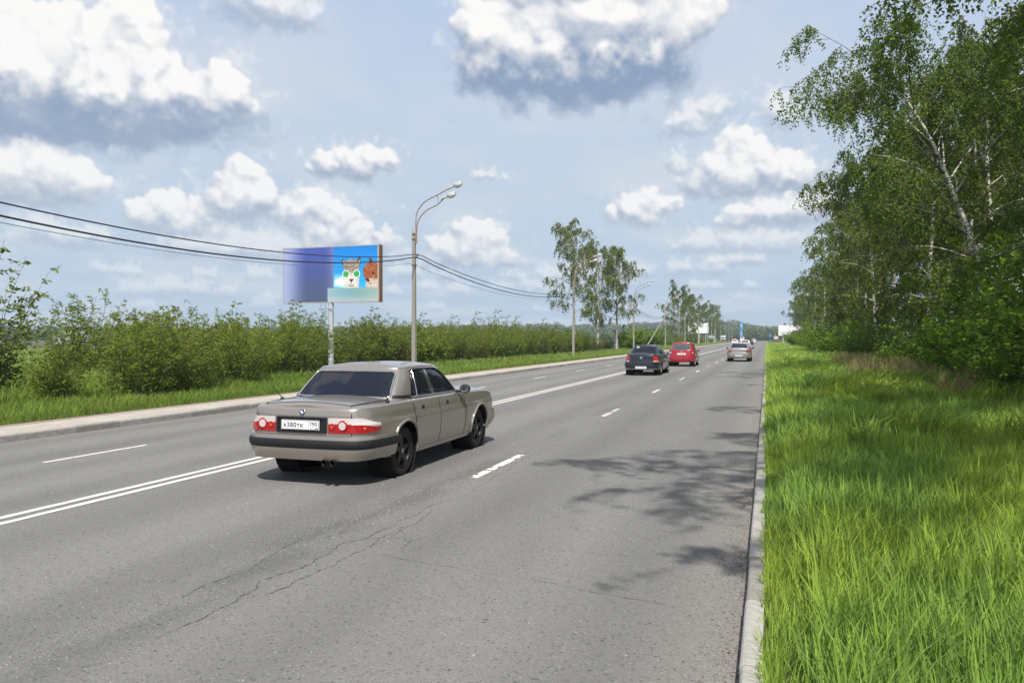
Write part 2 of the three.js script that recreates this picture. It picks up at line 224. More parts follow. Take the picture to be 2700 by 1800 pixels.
  stripe('centre_line', MID + 0.11, 130, END, 0.105, paint, 0); stripe('centre_line', MID - 0.11, 130, END, 0.105, paint, 0);
  for (let k = 0; k < 40; k++) { const z = 9.0 + k * 8; stripe('lane_dash', LANE, z, z + (k % 3 === 2 ? 1.6 : 2), 0.125, k % 2 ? worn : paint, k < 6 ? 0.07 : 0); }
  for (let k = 0; k < 40; k++) { const z = 8.2 + k * 8; stripe('lane_dash', LANE_L, z, z + 1.9, 0.09, paint, k < 4 ? 0.02 : 0); }
}
// chips of stone standing out of the binder, and crumbs along the frayed seam
{
  const r = rng(91), n = 42000, m = new THREE.InstancedMesh(new THREE.DodecahedronGeometry(1, 0), std(1, 1, 1, 0.85), n), o = new THREE.Object3D(), c = new THREE.Color();
  for (let i = 0; i < n; i++) { const seam = i < 9000, z = seam ? 3 + 7 * r() : 2.6 + 16 * Math.pow(r(), 1.7), x = seam ? LANE - 0.22 + (r() + r() + r() - 1.5) * 0.5 : lerp(ROAD_R - 0.05, -9.5, r()), s = (0.0022 + 0.0055 * r() * r()) * (0.7 + z * 0.05); o.position.set(x, -s * 0.25, -z); o.rotation.set(r() * 6, r() * 6, r() * 6); o.scale.set(s, s * 0.55, s * 1.15); o.updateMatrix(); m.setMatrixAt(i, o.matrix); const v = r() < (seam ? 0.72 : 0.5) ? 0.06 + 0.06 * r() : 0.2 + 0.3 * r() * r(); m.setColorAt(i, c.setRGB(v, v * 0.98, v * 0.94)); }
  m.name = 'road_chips'; m.userData.kind = 'stuff'; tag(m, 'loose and embedded stone chips in the worn asphalt', 'gravel'); scene.add(m);
}
// kerbs: single stones nearby, one run farther on
{
  const stone = (() => { const s = new THREE.Shape(), w = 0.105, h = KERB_H + 0.1; s.moveTo(0, 0); s.lineTo(w, 0); s.lineTo(w, h); s.lineTo(0.028, h); s.quadraticCurveTo(0.006, h - 0.003, 0.003, h - 0.026); s.lineTo(0, 0); const g = new THREE.ExtrudeGeometry(s, { depth: 0.982, bevelEnabled: true, bevelSize: 0.005, bevelThickness: 0.006, bevelSegments: 1, curveSegments: 3 }); return g.translate(0, -0.1, -0.991); })();
  const bump = dataTexture(256, (x, y) => { const c = 128 + 110 * (fbm(x / 9, y / 9, 4) - 0.5) * 2; return [c, c, c]; });
  const chalk = dataTexture(256, (x, y) => { const c = 205 + 95 * (fbm(x / 14 + 3, y / 14, 5) - 0.5); return [c, c * 0.99, c * 0.96]; }); chalk.repeat.set(1.6, 1.6);
  const tones = [0.36, 0.31, 0.4, 0.34, 0.27].map((v) => std(v * 1.06, v * 1.02, v * 0.97, 0.9, { map: chalk, bumpMap: bump, bumpScale: 0.006 })), r = rng(8);
  for (const [side, x] of [['right', ROAD_R + 0.003], ['left', ROAD_L - 0.003]]) {
    const k = new THREE.Group(); k.name = 'kerb_' + side; k.userData.kind = 'structure'; scene.add(k);
    const z0 = side === 'right' ? 2 : 6, n = side === 'right' ? 30 : 60;
    for (let i = 0; i < n; i++) { const m = put('kerb_stone', stone, tones[Math.floor(r() * 5)], k); m.position.set(x + (r() - 0.5) * 0.008, (r() - 0.5) * 0.012, -(z0 + i)); if (side === 'left') m.scale.x = -1; m.rotation.y = (r() - 0.5) * 0.008; m.rotation.z = (r() - 0.5) * 0.02; }
    const w = side === 'right' ? 1 : -1;
    put('far_kerb', box(0.105, KERB_H + 0.1, END - z0 - n, x + w * 0.054, (KERB_H - 0.1) / 2, -(z0 + n + END) / 2), tones[0], k);
    put('near_kerb', box(0.105, KERB_H + 0.1, z0 + 5.9, x + w * 0.054, (KERB_H - 0.1) / 2, -(z0 - 5.9) / 2), tones[1], k);
  }
  const slab = dataTexture(512, (x, y) => { const c = 205 + 90 * (fbm(x / 5, y / 5, 3) - 0.5) + 70 * (fbm(x / 60, y / 60, 4) - 0.5); return [c, c * 0.985, c * 0.955]; });
  const pave = sheet(6, 260, (u, v) => V(lerp(ROAD_L - 0.11, ROAD_L - 1.36, u), KERB_H - 0.01 + 0.006 * fbm(u * 4, v * 200, 2), -lerp(-5, END, v * v * 0.7 + v * 0.3)), false, (u, v, q) => [q.x / 3, q.z / 3]);
  setting('pavement', pave, std(0.47, 0.43, 0.385, 0.92, { map: slab, side: THREE.DoubleSide }));
  const edge = sheet(3, 300, (u, v) => { const z = lerp(-5, 140, v); return V(lerp(ROAD_L - 1.16 - 0.12 * fbm(3, z * 0.8, 3), ROAD_L - 1.4, u), KERB_H - 0.0, -z); }, false, (u, v, q) => [q.x / 3, q.z / 3]);
  put('pavement_edging', edge, std(0.43, 0.3, 0.27, 0.95, { map: slab, side: THREE.DoubleSide }), scene.getObjectByName('pavement'));
}
// earth under everything, lower below the road bed, to the horizon
const groundY = (x) => (x > -0.02 || x < ROAD_L - 1.37 ? 0.09 : -0.08);
{
  const xs = [-3000, -1200, -500, -220, -120, -70, -45, -32, -25, -20, -17, -15.4, -14.3, ROAD_L - 1.371, ROAD_L - 1.369, -6, -0.021, -0.019, 1, 2.2, 3.5, 5, 7, 10, 15, 25, 45, 90, 200, 500, 1300, 3000], zs = [-400, -60, -15, 0, 3, 6, 9, 12, 16, 20, 25, 30, 38, 48, 60, 80, 110, 150, 200, 260, 340, 440, 600, 900, 1500, 3200];
  const p = [], c = [], uv = [], ix = [], w = xs.length;
  for (const z of zs) for (const x of xs) { p.push(x, groundY(x), -z); uv.push(x / 4, z / 4); const f = fbm(x * 0.05 + 5, z * 0.03, 4), far = smooth(60, 200, Math.abs(x)); c.push(lerp(0.045, 0.085, f) + 0.03 * far, lerp(0.07, 0.095, f) + 0.025 * far, lerp(0.022, 0.03, f) + 0.012 * far); }
  for (let j = 0; j < zs.length - 1; j++) for (let i = 0; i < w - 1; i++) { const a = j * w + i; ix.push(a, a + 1, a + w, a + 1, a + w + 1, a + w); }
  const g = new THREE.BufferGeometry(); g.setAttribute('position', new THREE.Float32BufferAttribute(p, 3)); g.setAttribute('color', new THREE.Float32BufferAttribute(c, 3)); g.setAttribute('uv', new THREE.Float32BufferAttribute(uv, 2)); g.setIndex(ix); g.computeVertexNormals();
  const soil = dataTexture(256, (x, y) => { const v = 190 + 120 * (fbm(x / 7, y / 7, 4) - 0.5); return [v, v, v * 0.9]; });
  setting('ground', g, std(1, 1, 1, 1, { vertexColors: true, map: soil, side: THREE.DoubleSide }));
}
// ---------------------------------------------------------------- plants
const leafMat = (r, g, b, more = {}) => phys(r, g, b, 0.95, { vertexColors: true, transmission: 0.35, thickness: 0, specularIntensity: 0.2, side: THREE.DoubleSide, ...more });
class Leaves {                                                        // many small folded rhombs in one sheet, each with a tint of its own
  constructor() { this.p = []; this.n = []; this.c = []; this.i = []; }
  add(x, y, z, d, s, len, wid, tr, tg, tb) {                          // d: along the leaf, s: across it
    const k = this.p.length / 3, mx = x + d.x * len * 0.45, my = y + d.y * len * 0.45, mz = z + d.z * len * 0.45, h = wid / 2;
    this.p.push(x, y, z, mx + s.x * h, my + s.y * h, mz + s.z * h, x + d.x * len, y + d.y * len, z + d.z * len, mx - s.x * h, my - s.y * h, mz - s.z * h);
    const nx = s.y * d.z - s.z * d.y, ny = s.z * d.x - s.x * d.z, nz = s.x * d.y - s.y * d.x; for (let q = 0; q < 4; q++) { this.n.push(nx, ny, nz); this.c.push(tr, tg, tb); }
    this.i.push(k, k + 1, k + 2, k, k + 2, k + 3);
  }
  build() { const g = new THREE.BufferGeometry(); g.setAttribute('position', new THREE.BufferAttribute(new Float32Array(this.p), 3)); g.setAttribute('normal', new THREE.BufferAttribute(new Float32Array(this.n), 3)); g.setAttribute('color', new THREE.BufferAttribute(new Float32Array(this.c), 3)); g.setIndex(new THREE.BufferAttribute(new Uint32Array(this.i), 1)); return g; }
}
class Wood {                                                          // tapered limbs in one mesh; uv in metres
  constructor() { this.p = []; this.n = []; this.uv = []; this.i = []; }
  limb(pts, r0, r1, sides) {
    const T = V(), A = V(), B = V(), m = pts.length; let len = 0, k0 = this.p.length / 3;
    for (let j = 0; j < m; j++) {
      T.copy(pts[Math.min(j + 1, m - 1)]).sub(pts[Math.max(j - 1, 0)]).normalize(); if (j) len += pts[j].distanceTo(pts[j - 1]);
      A.set(Math.abs(T.y) > 0.9 ? 1 : 0, Math.abs(T.y) > 0.9 ? 0 : 1, 0).cross(T).normalize(); B.crossVectors(T, A);
      const r = lerp(r0, r1, j / (m - 1));
      for (let s = 0; s <= sides; s++) { const a = s / sides * Math.PI * 2, cx = Math.cos(a), sy = Math.sin(a), nx = A.x * cx + B.x * sy, ny = A.y * cx + B.y * sy, nz = A.z * cx + B.z * sy; this.p.push(pts[j].x + nx * r, pts[j].y + ny * r, pts[j].z + nz * r); this.n.push(nx, ny, nz); this.uv.push(s / sides * Math.max(0.2, r0 * 6.28), len); }
      if (j) for (let s = 0; s < sides; s++) { const a = k0 + (j - 1) * (sides + 1) + s, b = a + sides + 1; this.i.push(a, a + 1, b, a + 1, b + 1, b); }
    }
  }
  build() { const g = new THREE.BufferGeometry(); g.setAttribute('position', new THREE.Float32BufferAttribute(this.p, 3)); g.setAttribute('normal', new THREE.Float32BufferAttribute(this.n, 3)); g.setAttribute('uv', new THREE.Float32BufferAttribute(this.uv, 2)); g.setIndex(this.i); return g; }
}
const birchBark = std(1, 1, 1, 0.85, { map: canvasTexture(256, 512, (c, w, h) => {
  const r = rng(3); c.fillStyle = '#c9c4ba'; c.fillRect(0, 0, w, h);
  for (let i = 0; i < 900; i++) { const v = 165 + r() * 70; c.fillStyle = `rgba(${v},${v - 4},${v - 14},0.25)`; c.fillRect(r() * w, r() * h, 10 + r() * 60, 2 + r() * 12); }
  for (let i = 0; i < 150; i++) { c.fillStyle = `rgba(${30 + r() * 30},${28 + r() * 24},${24 + r() * 20},0.85)`; c.fillRect(r() * w, r() * h, 6 + r() * 46, 1 + r() * 3.5); }
  for (let i = 0; i < 22; i++) { c.fillStyle = '#231f1b'; c.beginPath(); c.ellipse(r() * w, r() * h, 14 + r() * 34, 4 + r() * 12, 0, 0, 7); c.fill(); }
}) });
const darkBark = std(0.085, 0.075, 0.062, 0.95), twigBark = std(0.1, 0.082, 0.065, 0.95);
const UP = V(0, 1, 0);
function scatterLeaf(L, r, p, len, wid, tint, hang, jit) {
  const a = r() * 6.283, d = V(Math.cos(a), (r() - 0.5) * 1.6 - hang, Math.sin(a)).normalize(), s = V(r() - 0.5, r() - 0.5, r() - 0.5).cross(d).normalize(), k = 0.75 + 0.5 * r(), t = 0.72 + 0.56 * r(), y = (r() - 0.5) * 0.25;
  L.add(p.x + (r() - 0.5) * jit, p.y + (r() - 0.5) * jit, p.z + (r() - 0.5) * jit, d, s, len * k, wid * k, tint[0] * t * (1 + y), tint[1] * t, tint[2] * t * (1 - y));
}
function bend(r, from, dir, len, n, sag, wob) { const pts = [from.clone()], d = dir.clone().normalize(), p = from.clone(); for (let i = 1; i <= n; i++) { d.y -= sag / n * (0.4 + 1.2 * i / n); d.x += (r() - 0.5) * wob; d.y += (r() - 0.5) * wob; d.z += (r() - 0.5) * wob; d.normalize(); p.addScaledVector(d, len / n); pts.push(p.clone()); } return pts; }
const along = (pts, t) => { const f = clamp(t) * (pts.length - 1), i = Math.min(pts.length - 2, Math.floor(f)); return pts[i].clone().lerp(pts[i + 1], f - i); };
function treeParts(o) {
  const r = rng(o.seed), W = new Wood(), T = new Wood(), L = new Leaves(), { h, spread, limbs, leaf, tint } = o, trunk = [];
  for (let i = 0; i <= 12; i++) { const t = i / 12; trunk.push(V((o.lean?.[0] ?? 0) * t * t + (fbm(t * 3, o.seed, 2) - 0.5) * h * 0.06 * t, h * t * 0.97, (o.lean?.[1] ?? 0) * t * t + (fbm(t * 3 + 9, o.seed, 2) - 0.5) * h * 0.06 * t)); }
  W.limb(trunk, o.r0, 0.02, 9);
  for (let i = 0; i < limbs; i++) {
    const t = lerp(o.start, 0.97, Math.pow((i + r() * 0.8) / limbs, 0.85)), a = i * 2.4 + r() * 1.2, prof = Math.sin(Math.PI * clamp(0.16 + 0.8 * (t - o.start) / (1 - o.start))) ** 0.75;
    let len = spread * (0.3 + 0.7 * prof) * (0.7 + 0.5 * r()); const el = lerp(o.low ?? 0.35, 1.1, t) + (r() - 0.5) * 0.3, dir = V(Math.cos(a) * Math.cos(el), Math.sin(el), Math.sin(a) * Math.cos(el));
    if (o.reach) { const f = dir.x * o.reach[0] + dir.z * o.reach[1]; len *= 1 + 0.22 * Math.max(0, f); }
    const limb = bend(r, along(trunk, t), dir, len, 7, o.droop, 0.16); (r() < 0.3 ? W : T).limb(limb, Math.max(0.014, o.r0 * 0.36 * (1 - t * 0.75)), 0.006, 5);
    const subs = o.subs;
    for (let j = 0; j < subs; j++) {
      const u = lerp(0.22, 1, (j + r()) / subs), q = along(limb, u), b = a + (r() - 0.5) * 2.6, sd = V(Math.cos(b), 0.35 - r() * 0.5, Math.sin(b)), sl = len * 0.34 * (1.15 - u * 0.5) * (0.6 + 0.8 * r()), sub = bend(r, q, sd, sl, 4, o.droop * 0.9, 0.3); T.limb(sub, 0.01, 0.004, 3);
      for (let k = 0; k < o.twigs; k++) {
        const e = along(sub, 0.15 + 0.85 * r()), g = r() * 6.283, td = V(Math.cos(g), -o.hang + (r() - 0.5) * 0.8, Math.sin(g)), tl = o.twigLen * (0.5 + r()), twig = bend(r, e, td, tl, 3, o.hang * 0.7, 0.2); T.limb(twig, 0.004, 0.002, 3);
        for (let m = 0; m < o.per; m++) scatterLeaf(L, r, along(twig, r()), leaf, leaf * 0.72, tint, o.hang * 0.8, 0.16);
      }
    }
  }
  return { wood: W.build(), twigs: T.build(), crown: L.build() };
}
function plantTree(name, parts, bark, mat, x, z, turn, scale, label, category, group) {
  const g = base(name, x, groundY(x) - 0.03, z, turn); g.scale.setScalar(scale);
  put('trunk', parts.wood, bark, g); put('twigs', parts.twigs, twigBark, g).userData.kind = 'stuff'; put('crown', parts.crown, mat, g).userData.kind = 'stuff';
  return tag(g, label, category, group);
}
const birchLeaf = leafMat(1, 1, 1), lushLeaf = leafMat(1, 1, 1, { transmission: 0.4 });
const near = (seed, o = {}) => treeParts({ seed, h: 17, r0: 0.2, spread: 5.7, limbs: 34, start: 0.16, droop: 0.8, subs: 10, twigs: 10, per: 24, twigLen: 0.75, hang: 1.1, leaf: 0.088, tint: [0.120, 0.186, 0.025], low: 0.2, ...o });
const mid = (seed, o = {}) => treeParts({ seed, h: 17, r0: 0.17, spread: 4.6, limbs: 30, start: 0.14, droop: 0.75, subs: 8, twigs: 7, per: 14, twigLen: 0.9, hang: 1.2, leaf: 0.15, tint: [0.129, 0.181, 0.027], low: 0.35, ...o });
{
  // row along the right verge; the first ones stand beside the viewer and hang into the top of the picture
  const G = 'birches along the right verge', N1 = near(101, { reach: [-1, 0] }), N2 = near(202, { reach: [-1, 0.1], h: 18, lean: [-1.2, 0.5] }), N4 = near(404, { h: 19, start: 0.46, low: 0.1 }), N3 = near(303, { h: 12.5, lean: [-3.6, 0.6], start: 0.42, reach: [-0.8, 0.3], limbs: 30 });
  const T = (...a) => plantTree('birch_tree', ...a);
  T(N4, birchBark, birchLeaf, 7.2, -2.6, 1.2, 1, 'birch standing beside the viewer whose shade falls on the nearest verge', 'tree', G).rotation.y = 0.25;
  T(N4, birchBark, birchLeaf, 8.0, -9.4, 3.3, 0.98, 'birch at the right edge whose branches fill the top right corner', 'tree', G);
  T(N2, birchBark, birchLeaf, 9.4, -17.8, -0.25, 1.02, 'tall spreading birch with long pale bough reaching over the verge', 'tree', G);
  T(N3, birchBark, birchLeaf, 8.2, -34, -0.2, 1.0, 'birch with thick white trunk leaning left towards the road', 'tree', G);
  T(N1, birchBark, birchLeaf, 11.5, -25.5, 2.4, 1.06, 'birch crown behind the leaning white trunk', 'tree', G);
  const M = [mid(11), mid(22, { lean: [-1.5, 0] }), mid(33, { h: 16, spread: 5.2, tint: [0.145, 0.196, 0.027] }), mid(44, { h: 18, lean: [1.2, 0.5], spread: 4.2 })];
  const words = ['slender birch with two pale trunks side by side', 'birch with tilted white trunk in the middle of the right row', 'broad birch with thick dark lower trunk', 'straight birch with bright white trunk beside the thick dark one', 'yellowish birch crown above the bright trunks', 'small birch half hidden behind the shrubs', 'birch with bushy crown nearest to the right-hand billboard', 'birch directly behind the right-hand billboard'];
  const spots = [[9.6, -40, 0], [8.6, -48, 1], [9.2, -57, 2], [11.5, -52, 3], [8.0, -66, 1], [10.2, -72, 0], [7.8, -80, 2], [9.8, -88, 3]];
  spots.forEach(([x, z, k], i) => T(M[k], k === 2 ? darkBark : birchBark, birchLeaf, x, z, i * 1.7, 0.92 + 0.12 * hash2(i, 3), words[i], 'tree', G));
  const far = (seed, o = {}) => treeParts({ seed, h: 15, r0: 0.16, spread: 4.4, limbs: 20, start: 0.16, droop: 0.6, subs: 5, twigs: 5, per: 10, twigLen: 1.1, hang: 1, leaf: 0.26, tint: [0.125, 0.177, 0.029], low: 0.35, ...o }), F = [far(61), far(62, { h: 16, spread: 4.8 }), far(63, { h: 14 })];
  for (let i = 0; i < 26; i++) { const z = -97 - i * 7.2, x = 8.2 + 3.6 * hash2(i, 9) + (i % 2) * 3.5; T(F[i % 3], birchBark, birchLeaf, x, z, i * 2.1, 0.9 + 0.25 * hash2(i, 5), 'distant birch in the closed right-hand row beyond the yellowish crown', 'tree', 'distant birches of the right row'); }
  for (let i = 0; i < 9; i++) T(M[i % 4], birchBark, birchLeaf, 14 + 5 * hash2(i, 2), -34 - i * 8, i, 1.05, 'birch in the second row behind the roadside birches', 'tree', 'second row of birches on the right');
  // left roadside birches
  const thin = { limbs: 24, subs: 6, twigs: 6, per: 14, leaf: 0.15, start: 0.28, tint: [0.150, 0.196, 0.037] };
  T(mid(71, { ...thin, h: 15.5, spread: 3.6, lean: [-0.8, 0] }), birchBark, birchLeaf, -21.2, -87, 0, 1, 'gappy birch with bare dead branch tips beside second lamp post', 'tree', 'birches by the left lamp posts');
  T(mid(72, { ...thin, h: 14, spread: 3.4 }), birchBark, birchLeaf, -20.6, -97, 2, 1, 'middle birch with pale trunk between second and third lamp post', 'tree', 'birches by the left lamp posts');
  T(mid(73, { ...thin, h: 13.6, spread: 3.9 }), birchBark, birchLeaf, -18.6, -99.5, 4, 1, 'rightmost of the three near birches, just left of third lamp post', 'tree', 'birches by the left lamp posts');
  const lf = far(81, { h: 14, spread: 3.8, leaf: 0.22 });
  [[-21, -196], [-19.5, -206], [-22, -214], [-20, -224], [-21, -262], [-19, -285], [-22, -300], [-20, -318], [-21, -340]].forEach(([x, z], i) => T(i % 2 ? lf : F[2], birchBark, birchLeaf, x, z, i * 1.3, 0.85 + 0.25 * hash2(i, 8), 'distant birch behind the far white billboard on the left', 'tree', 'distant birches on the left'));
  // dead antlers on the gappy birch
  const dead = new Wood(), r = rng(9); for (let i = 0; i < 7; i++) { const p = bend(r, V(-1.2 + r() * 0.8, 11 + r() * 1.5, 0), V(-0.6 + r() * 0.9, 1.2, r() - 0.5), 2.2 + r() * 1.6, 5, 0, 0.35); dead.limb(p, 0.04, 0.008, 4); }
  const host = scene.children.find((o) => o.userData.label?.startsWith('gappy birch')); put('dead_branches', dead.build(), std(0.3, 0.27, 0.24, 0.95), host);
}
// shrubs
function shrubParts(o) {
  const r = rng(o.seed), W = new Wood(), L = new Leaves();
  for (let i = 0; i < o.stems; i++) {
    const a = r() * 6.283, q = Math.sqrt(r()), out = o.open * q, hgt = o.h * (0.45 + 0.68 * r() * (0.5 + 0.5 * r())) * (1 - 0.2 * q) * 1.08, stem = bend(r, V(Math.cos(a) * 0.35 * q * o.rad, 0, Math.sin(a) * 0.35 * q * o.rad), V(Math.cos(a) * out + (o.wind ?? 0), 1, Math.sin(a) * out), hgt, 7, o.sag ?? 0.1, 0.14); W.limb(stem, 0.016, 0.004, 3);
    for (let j = 0; j < o.side; j++) {
      const t = lerp(o.bare ?? 0.08, 1, (j + r()) / o.side), p = along(stem, t), b = r() * 6.283, twig = bend(r, p, V(Math.cos(b) + (o.wind ?? 0), 0.75 - r() * 0.5, Math.sin(b)), o.reach * (1.15 - 0.75 * t) * (0.5 + r()), 3, 0.2, 0.3); if (j % 3 === 0) W.limb(twig, 0.005, 0.002, 3);
      for (let k = 0; k < o.per; k++) scatterLeaf(L, r, along(twig, Math.sqrt(r())), o.leaf, o.leaf * o.slim, o.tint, o.hang ?? 0.1, 0.1);
    }
  }
  return { wood: W.build(), crown: L.build() };
}
const makeShrub = (name, P, mat, x, z, turn, scale, label, group) => { const g = base(name, x, groundY(x) - 0.03, z, turn); g.scale.setScalar(scale); put('stems', P.wood, twigBark, g); put('foliage', P.crown, mat, g).userData.kind = 'stuff'; return tag(g, label, 'shrub', group); };
{
  const willow = (seed, o = {}) => shrubParts({ seed, stems: 34, h: 3.3, rad: 1.7, open: 0.44, side: 18, reach: 0.55, per: 12, leaf: 0.12, slim: 0.32, bare: 0.02, tint: [0.166, 0.221, 0.027], hang: -0.1, wind: 0.14, ...o });
  const A = [willow(1), willow(2, { h: 3.0, tint: [0.150, 0.233, 0.025] }), willow(3, { h: 3.6, slim: 0.42 }), willow(4, { h: 2.6, tint: [0.185, 0.257, 0.029], slim: 0.5 }), willow(5, { h: 3.2, tint: [0.172, 0.205, 0.033] })], r = rng(55);
  const G = 'willow thicket behind the left pavement', word = (rank, z) => `willow shrub in the ${rank} rank of the thicket, ${z < 37 ? 'left of the billboard post' : z < 66 ? 'between billboard post and second lamp post' : 'beyond the second lamp post'}`;
  // front edge of the thicket draws back from the pavement as it recedes; a gap is left before the billboard's post
  const front = (z) => -16.5 - 5 * smooth(18, 33, z) - (z < 15.5 ? (15.5 - z) * 0.8 : 0), open = (x, z) => Math.abs(x + 0.617 * z) < 1.1 && z < 38.8;
  for (let i = 0; i < 44; i++) { const z = 13 + i * 1.75 + r(), x = front(z) - r() * 0.8, s = z < 15.5 ? 0.5 + 0.15 * r() : 0.78 + 0.24 * r(); if (!open(x, z)) makeShrub('willow_shrub', A[Math.floor(r() * 5)], lushLeaf, x, -z, r() * 0.8 - 0.4, s, word('front', z), G); }
  for (let i = 0; i < 30; i++) { const z = 19.5 + i * 2.5 + r(), x = front(z) - 2 - r() * 1.4; if (!open(x, z)) makeShrub('willow_shrub', A[Math.floor(r() * 5)], lushLeaf, x, -z, r() * 0.8 - 0.4, 0.86 + 0.24 * r(), word('middle', z), G); }
  for (let i = 0; i < 24; i++) { const z = 22 + i * 4 + r(), x = front(z) - 4.4 - r() * 3; if (!open(x, z)) makeShrub('willow_shrub', A[Math.floor(r() * 5)], lushLeaf, x, -z, r() * 0.8 - 0.4, 0.98 + 0.22 * r(), word('rear', z), G); }
  for (let i = 0; i < 44; i++) { const z = 86 + i * 4.6, x = -19 - r() * 3.4; makeShrub('willow_shrub', A[Math.floor(r() * 5)], lushLeaf, x, -z, r() * 3, 0.7 + 0.35 * r(), 'low distant shrub under the left birches beyond second lamp post', 'distant shrubs on the left'); }
  const r2 = rng(5); for (let i = 0; i < 14; i++) makeShrub('willow_shrub', A[i % 5], lushLeaf, -19.5 - 4 * r2(), -(11.5 - i * 1.6), r2() * 3, 0.7 + 0.3 * r2(), 'willow shrub at the left end of the thicket, before the tall airy shrub', 'left end of the willow thicket');
  const lone = shrubParts({ seed: 77, stems: 34, h: 4.6, rad: 1.2, open: 0.36, side: 15, reach: 0.65, per: 12, leaf: 0.13, slim: 0.5, tint: [0.166, 0.216, 0.043], wind: 0.06 });
  makeShrub('tall_shrub', lone, lushLeaf, -20.3, -15.2, 0, 0.98, 'tall airy shrub with loose twigs at the left edge', null);
  const maple = shrubParts({ seed: 78, stems: 30, h: 3.9, rad: 2, open: 0.75, side: 16, reach: 0.7, per: 12, leaf: 0.2, slim: 0.75, tint: [0.194, 0.316, 0.029] });
  makeShrub('maple_shrub', maple, lushLeaf, -17.9, -106, 0, 1.05, 'round bright green maple bush right of the white birch trunk', 'round bushes on the left');
  makeShrub('maple_shrub', maple, lushLeaf, -18.6, -131, 2, 1.15, 'round dark green bush behind the slanting brace pole', 'round bushes on the left');
  // right undergrowth
  const elder = (seed, o = {}) => shrubParts({ seed, stems: 34, h: 3.4, rad: 2.2, open: 0.85, side: 17, reach: 0.75, per: 13, leaf: 0.13, slim: 0.6, tint: [0.164, 0.271, 0.025], ...o });
  const E = [elder(31), elder(32, { tint: [0.119, 0.203, 0.023] }), elder(33, { h: 2.8, tint: [0.209, 0.332, 0.029] })];
  const spot = [[5.9, -20.6, 0, 0.95, 'bushy shrub at the right edge where grass meets the undergrowth'], [7.3, -22.6, 1, 1.5, 'tall dark shrub rising at the right edge of the picture'], [8.8, -24.6, 0, 1.75, 'highest leafy shrub behind the right-edge bushes'], [6.3, -25.6, 0, 0.9, 'low leafy shrub left of the right-edge bush'], [7.9, -29.4, 2, 1.3, 'pale green shrub below the leaning birch'], [7.4, -19.6, 0, 1.25, 'large leafy shrub at the right edge, nearest to the viewer'], [9.6, -22.5, 1, 1.5, 'dark tall shrub behind the nearest shrub at the right edge'], [7.4, -25, 1, 1.1, 'dark low shrub left of the nearest right-hand shrub'], [9.4, -28.5, 0, 1.3, 'leafy shrub at the foot of the leaning white birch'], [6.6, -31.5, 0, 0.95, 'shrub between the leaning birch and the small bright bush'], [4.9, -36, 2, 0.55, 'small bright yellow-green bush standing alone in the verge'], [8, -38, 1, 1.2, 'dark shrub below the thick dark birch trunk'], [7.2, -45, 1, 1.0, 'dark shrub below the pale twin trunks'], [6.4, -53, 1, 0.95, 'dark shrub left of the bright trunks']];
  spot.forEach(([x, z, k, s, label], i) => makeShrub('undergrowth_shrub', E[k], lushLeaf, x, z, i * 1.9, s, label, 'shrubs under the right birches'));
  for (let i = 0; i < 22; i++) makeShrub('undergrowth_shrub', E[i % 2], lushLeaf, 4.6 + 2.0 * r() + (i > 14 ? 2 : 0), -60 - i * 8, r() * 6, 0.85 + 0.35 * r(), 'distant dark shrub at the foot of the right birch row', 'distant shrubs on the right');
  for (let i = 0; i < 6; i++) makeShrub('undergrowth_shrub', E[1], lushLeaf, 12 + r() * 3, -20 - i * 6, r() * 6, 1.3, 'dark shrub deep behind the right birch trunks', 'shrubs behind the right birches');
}
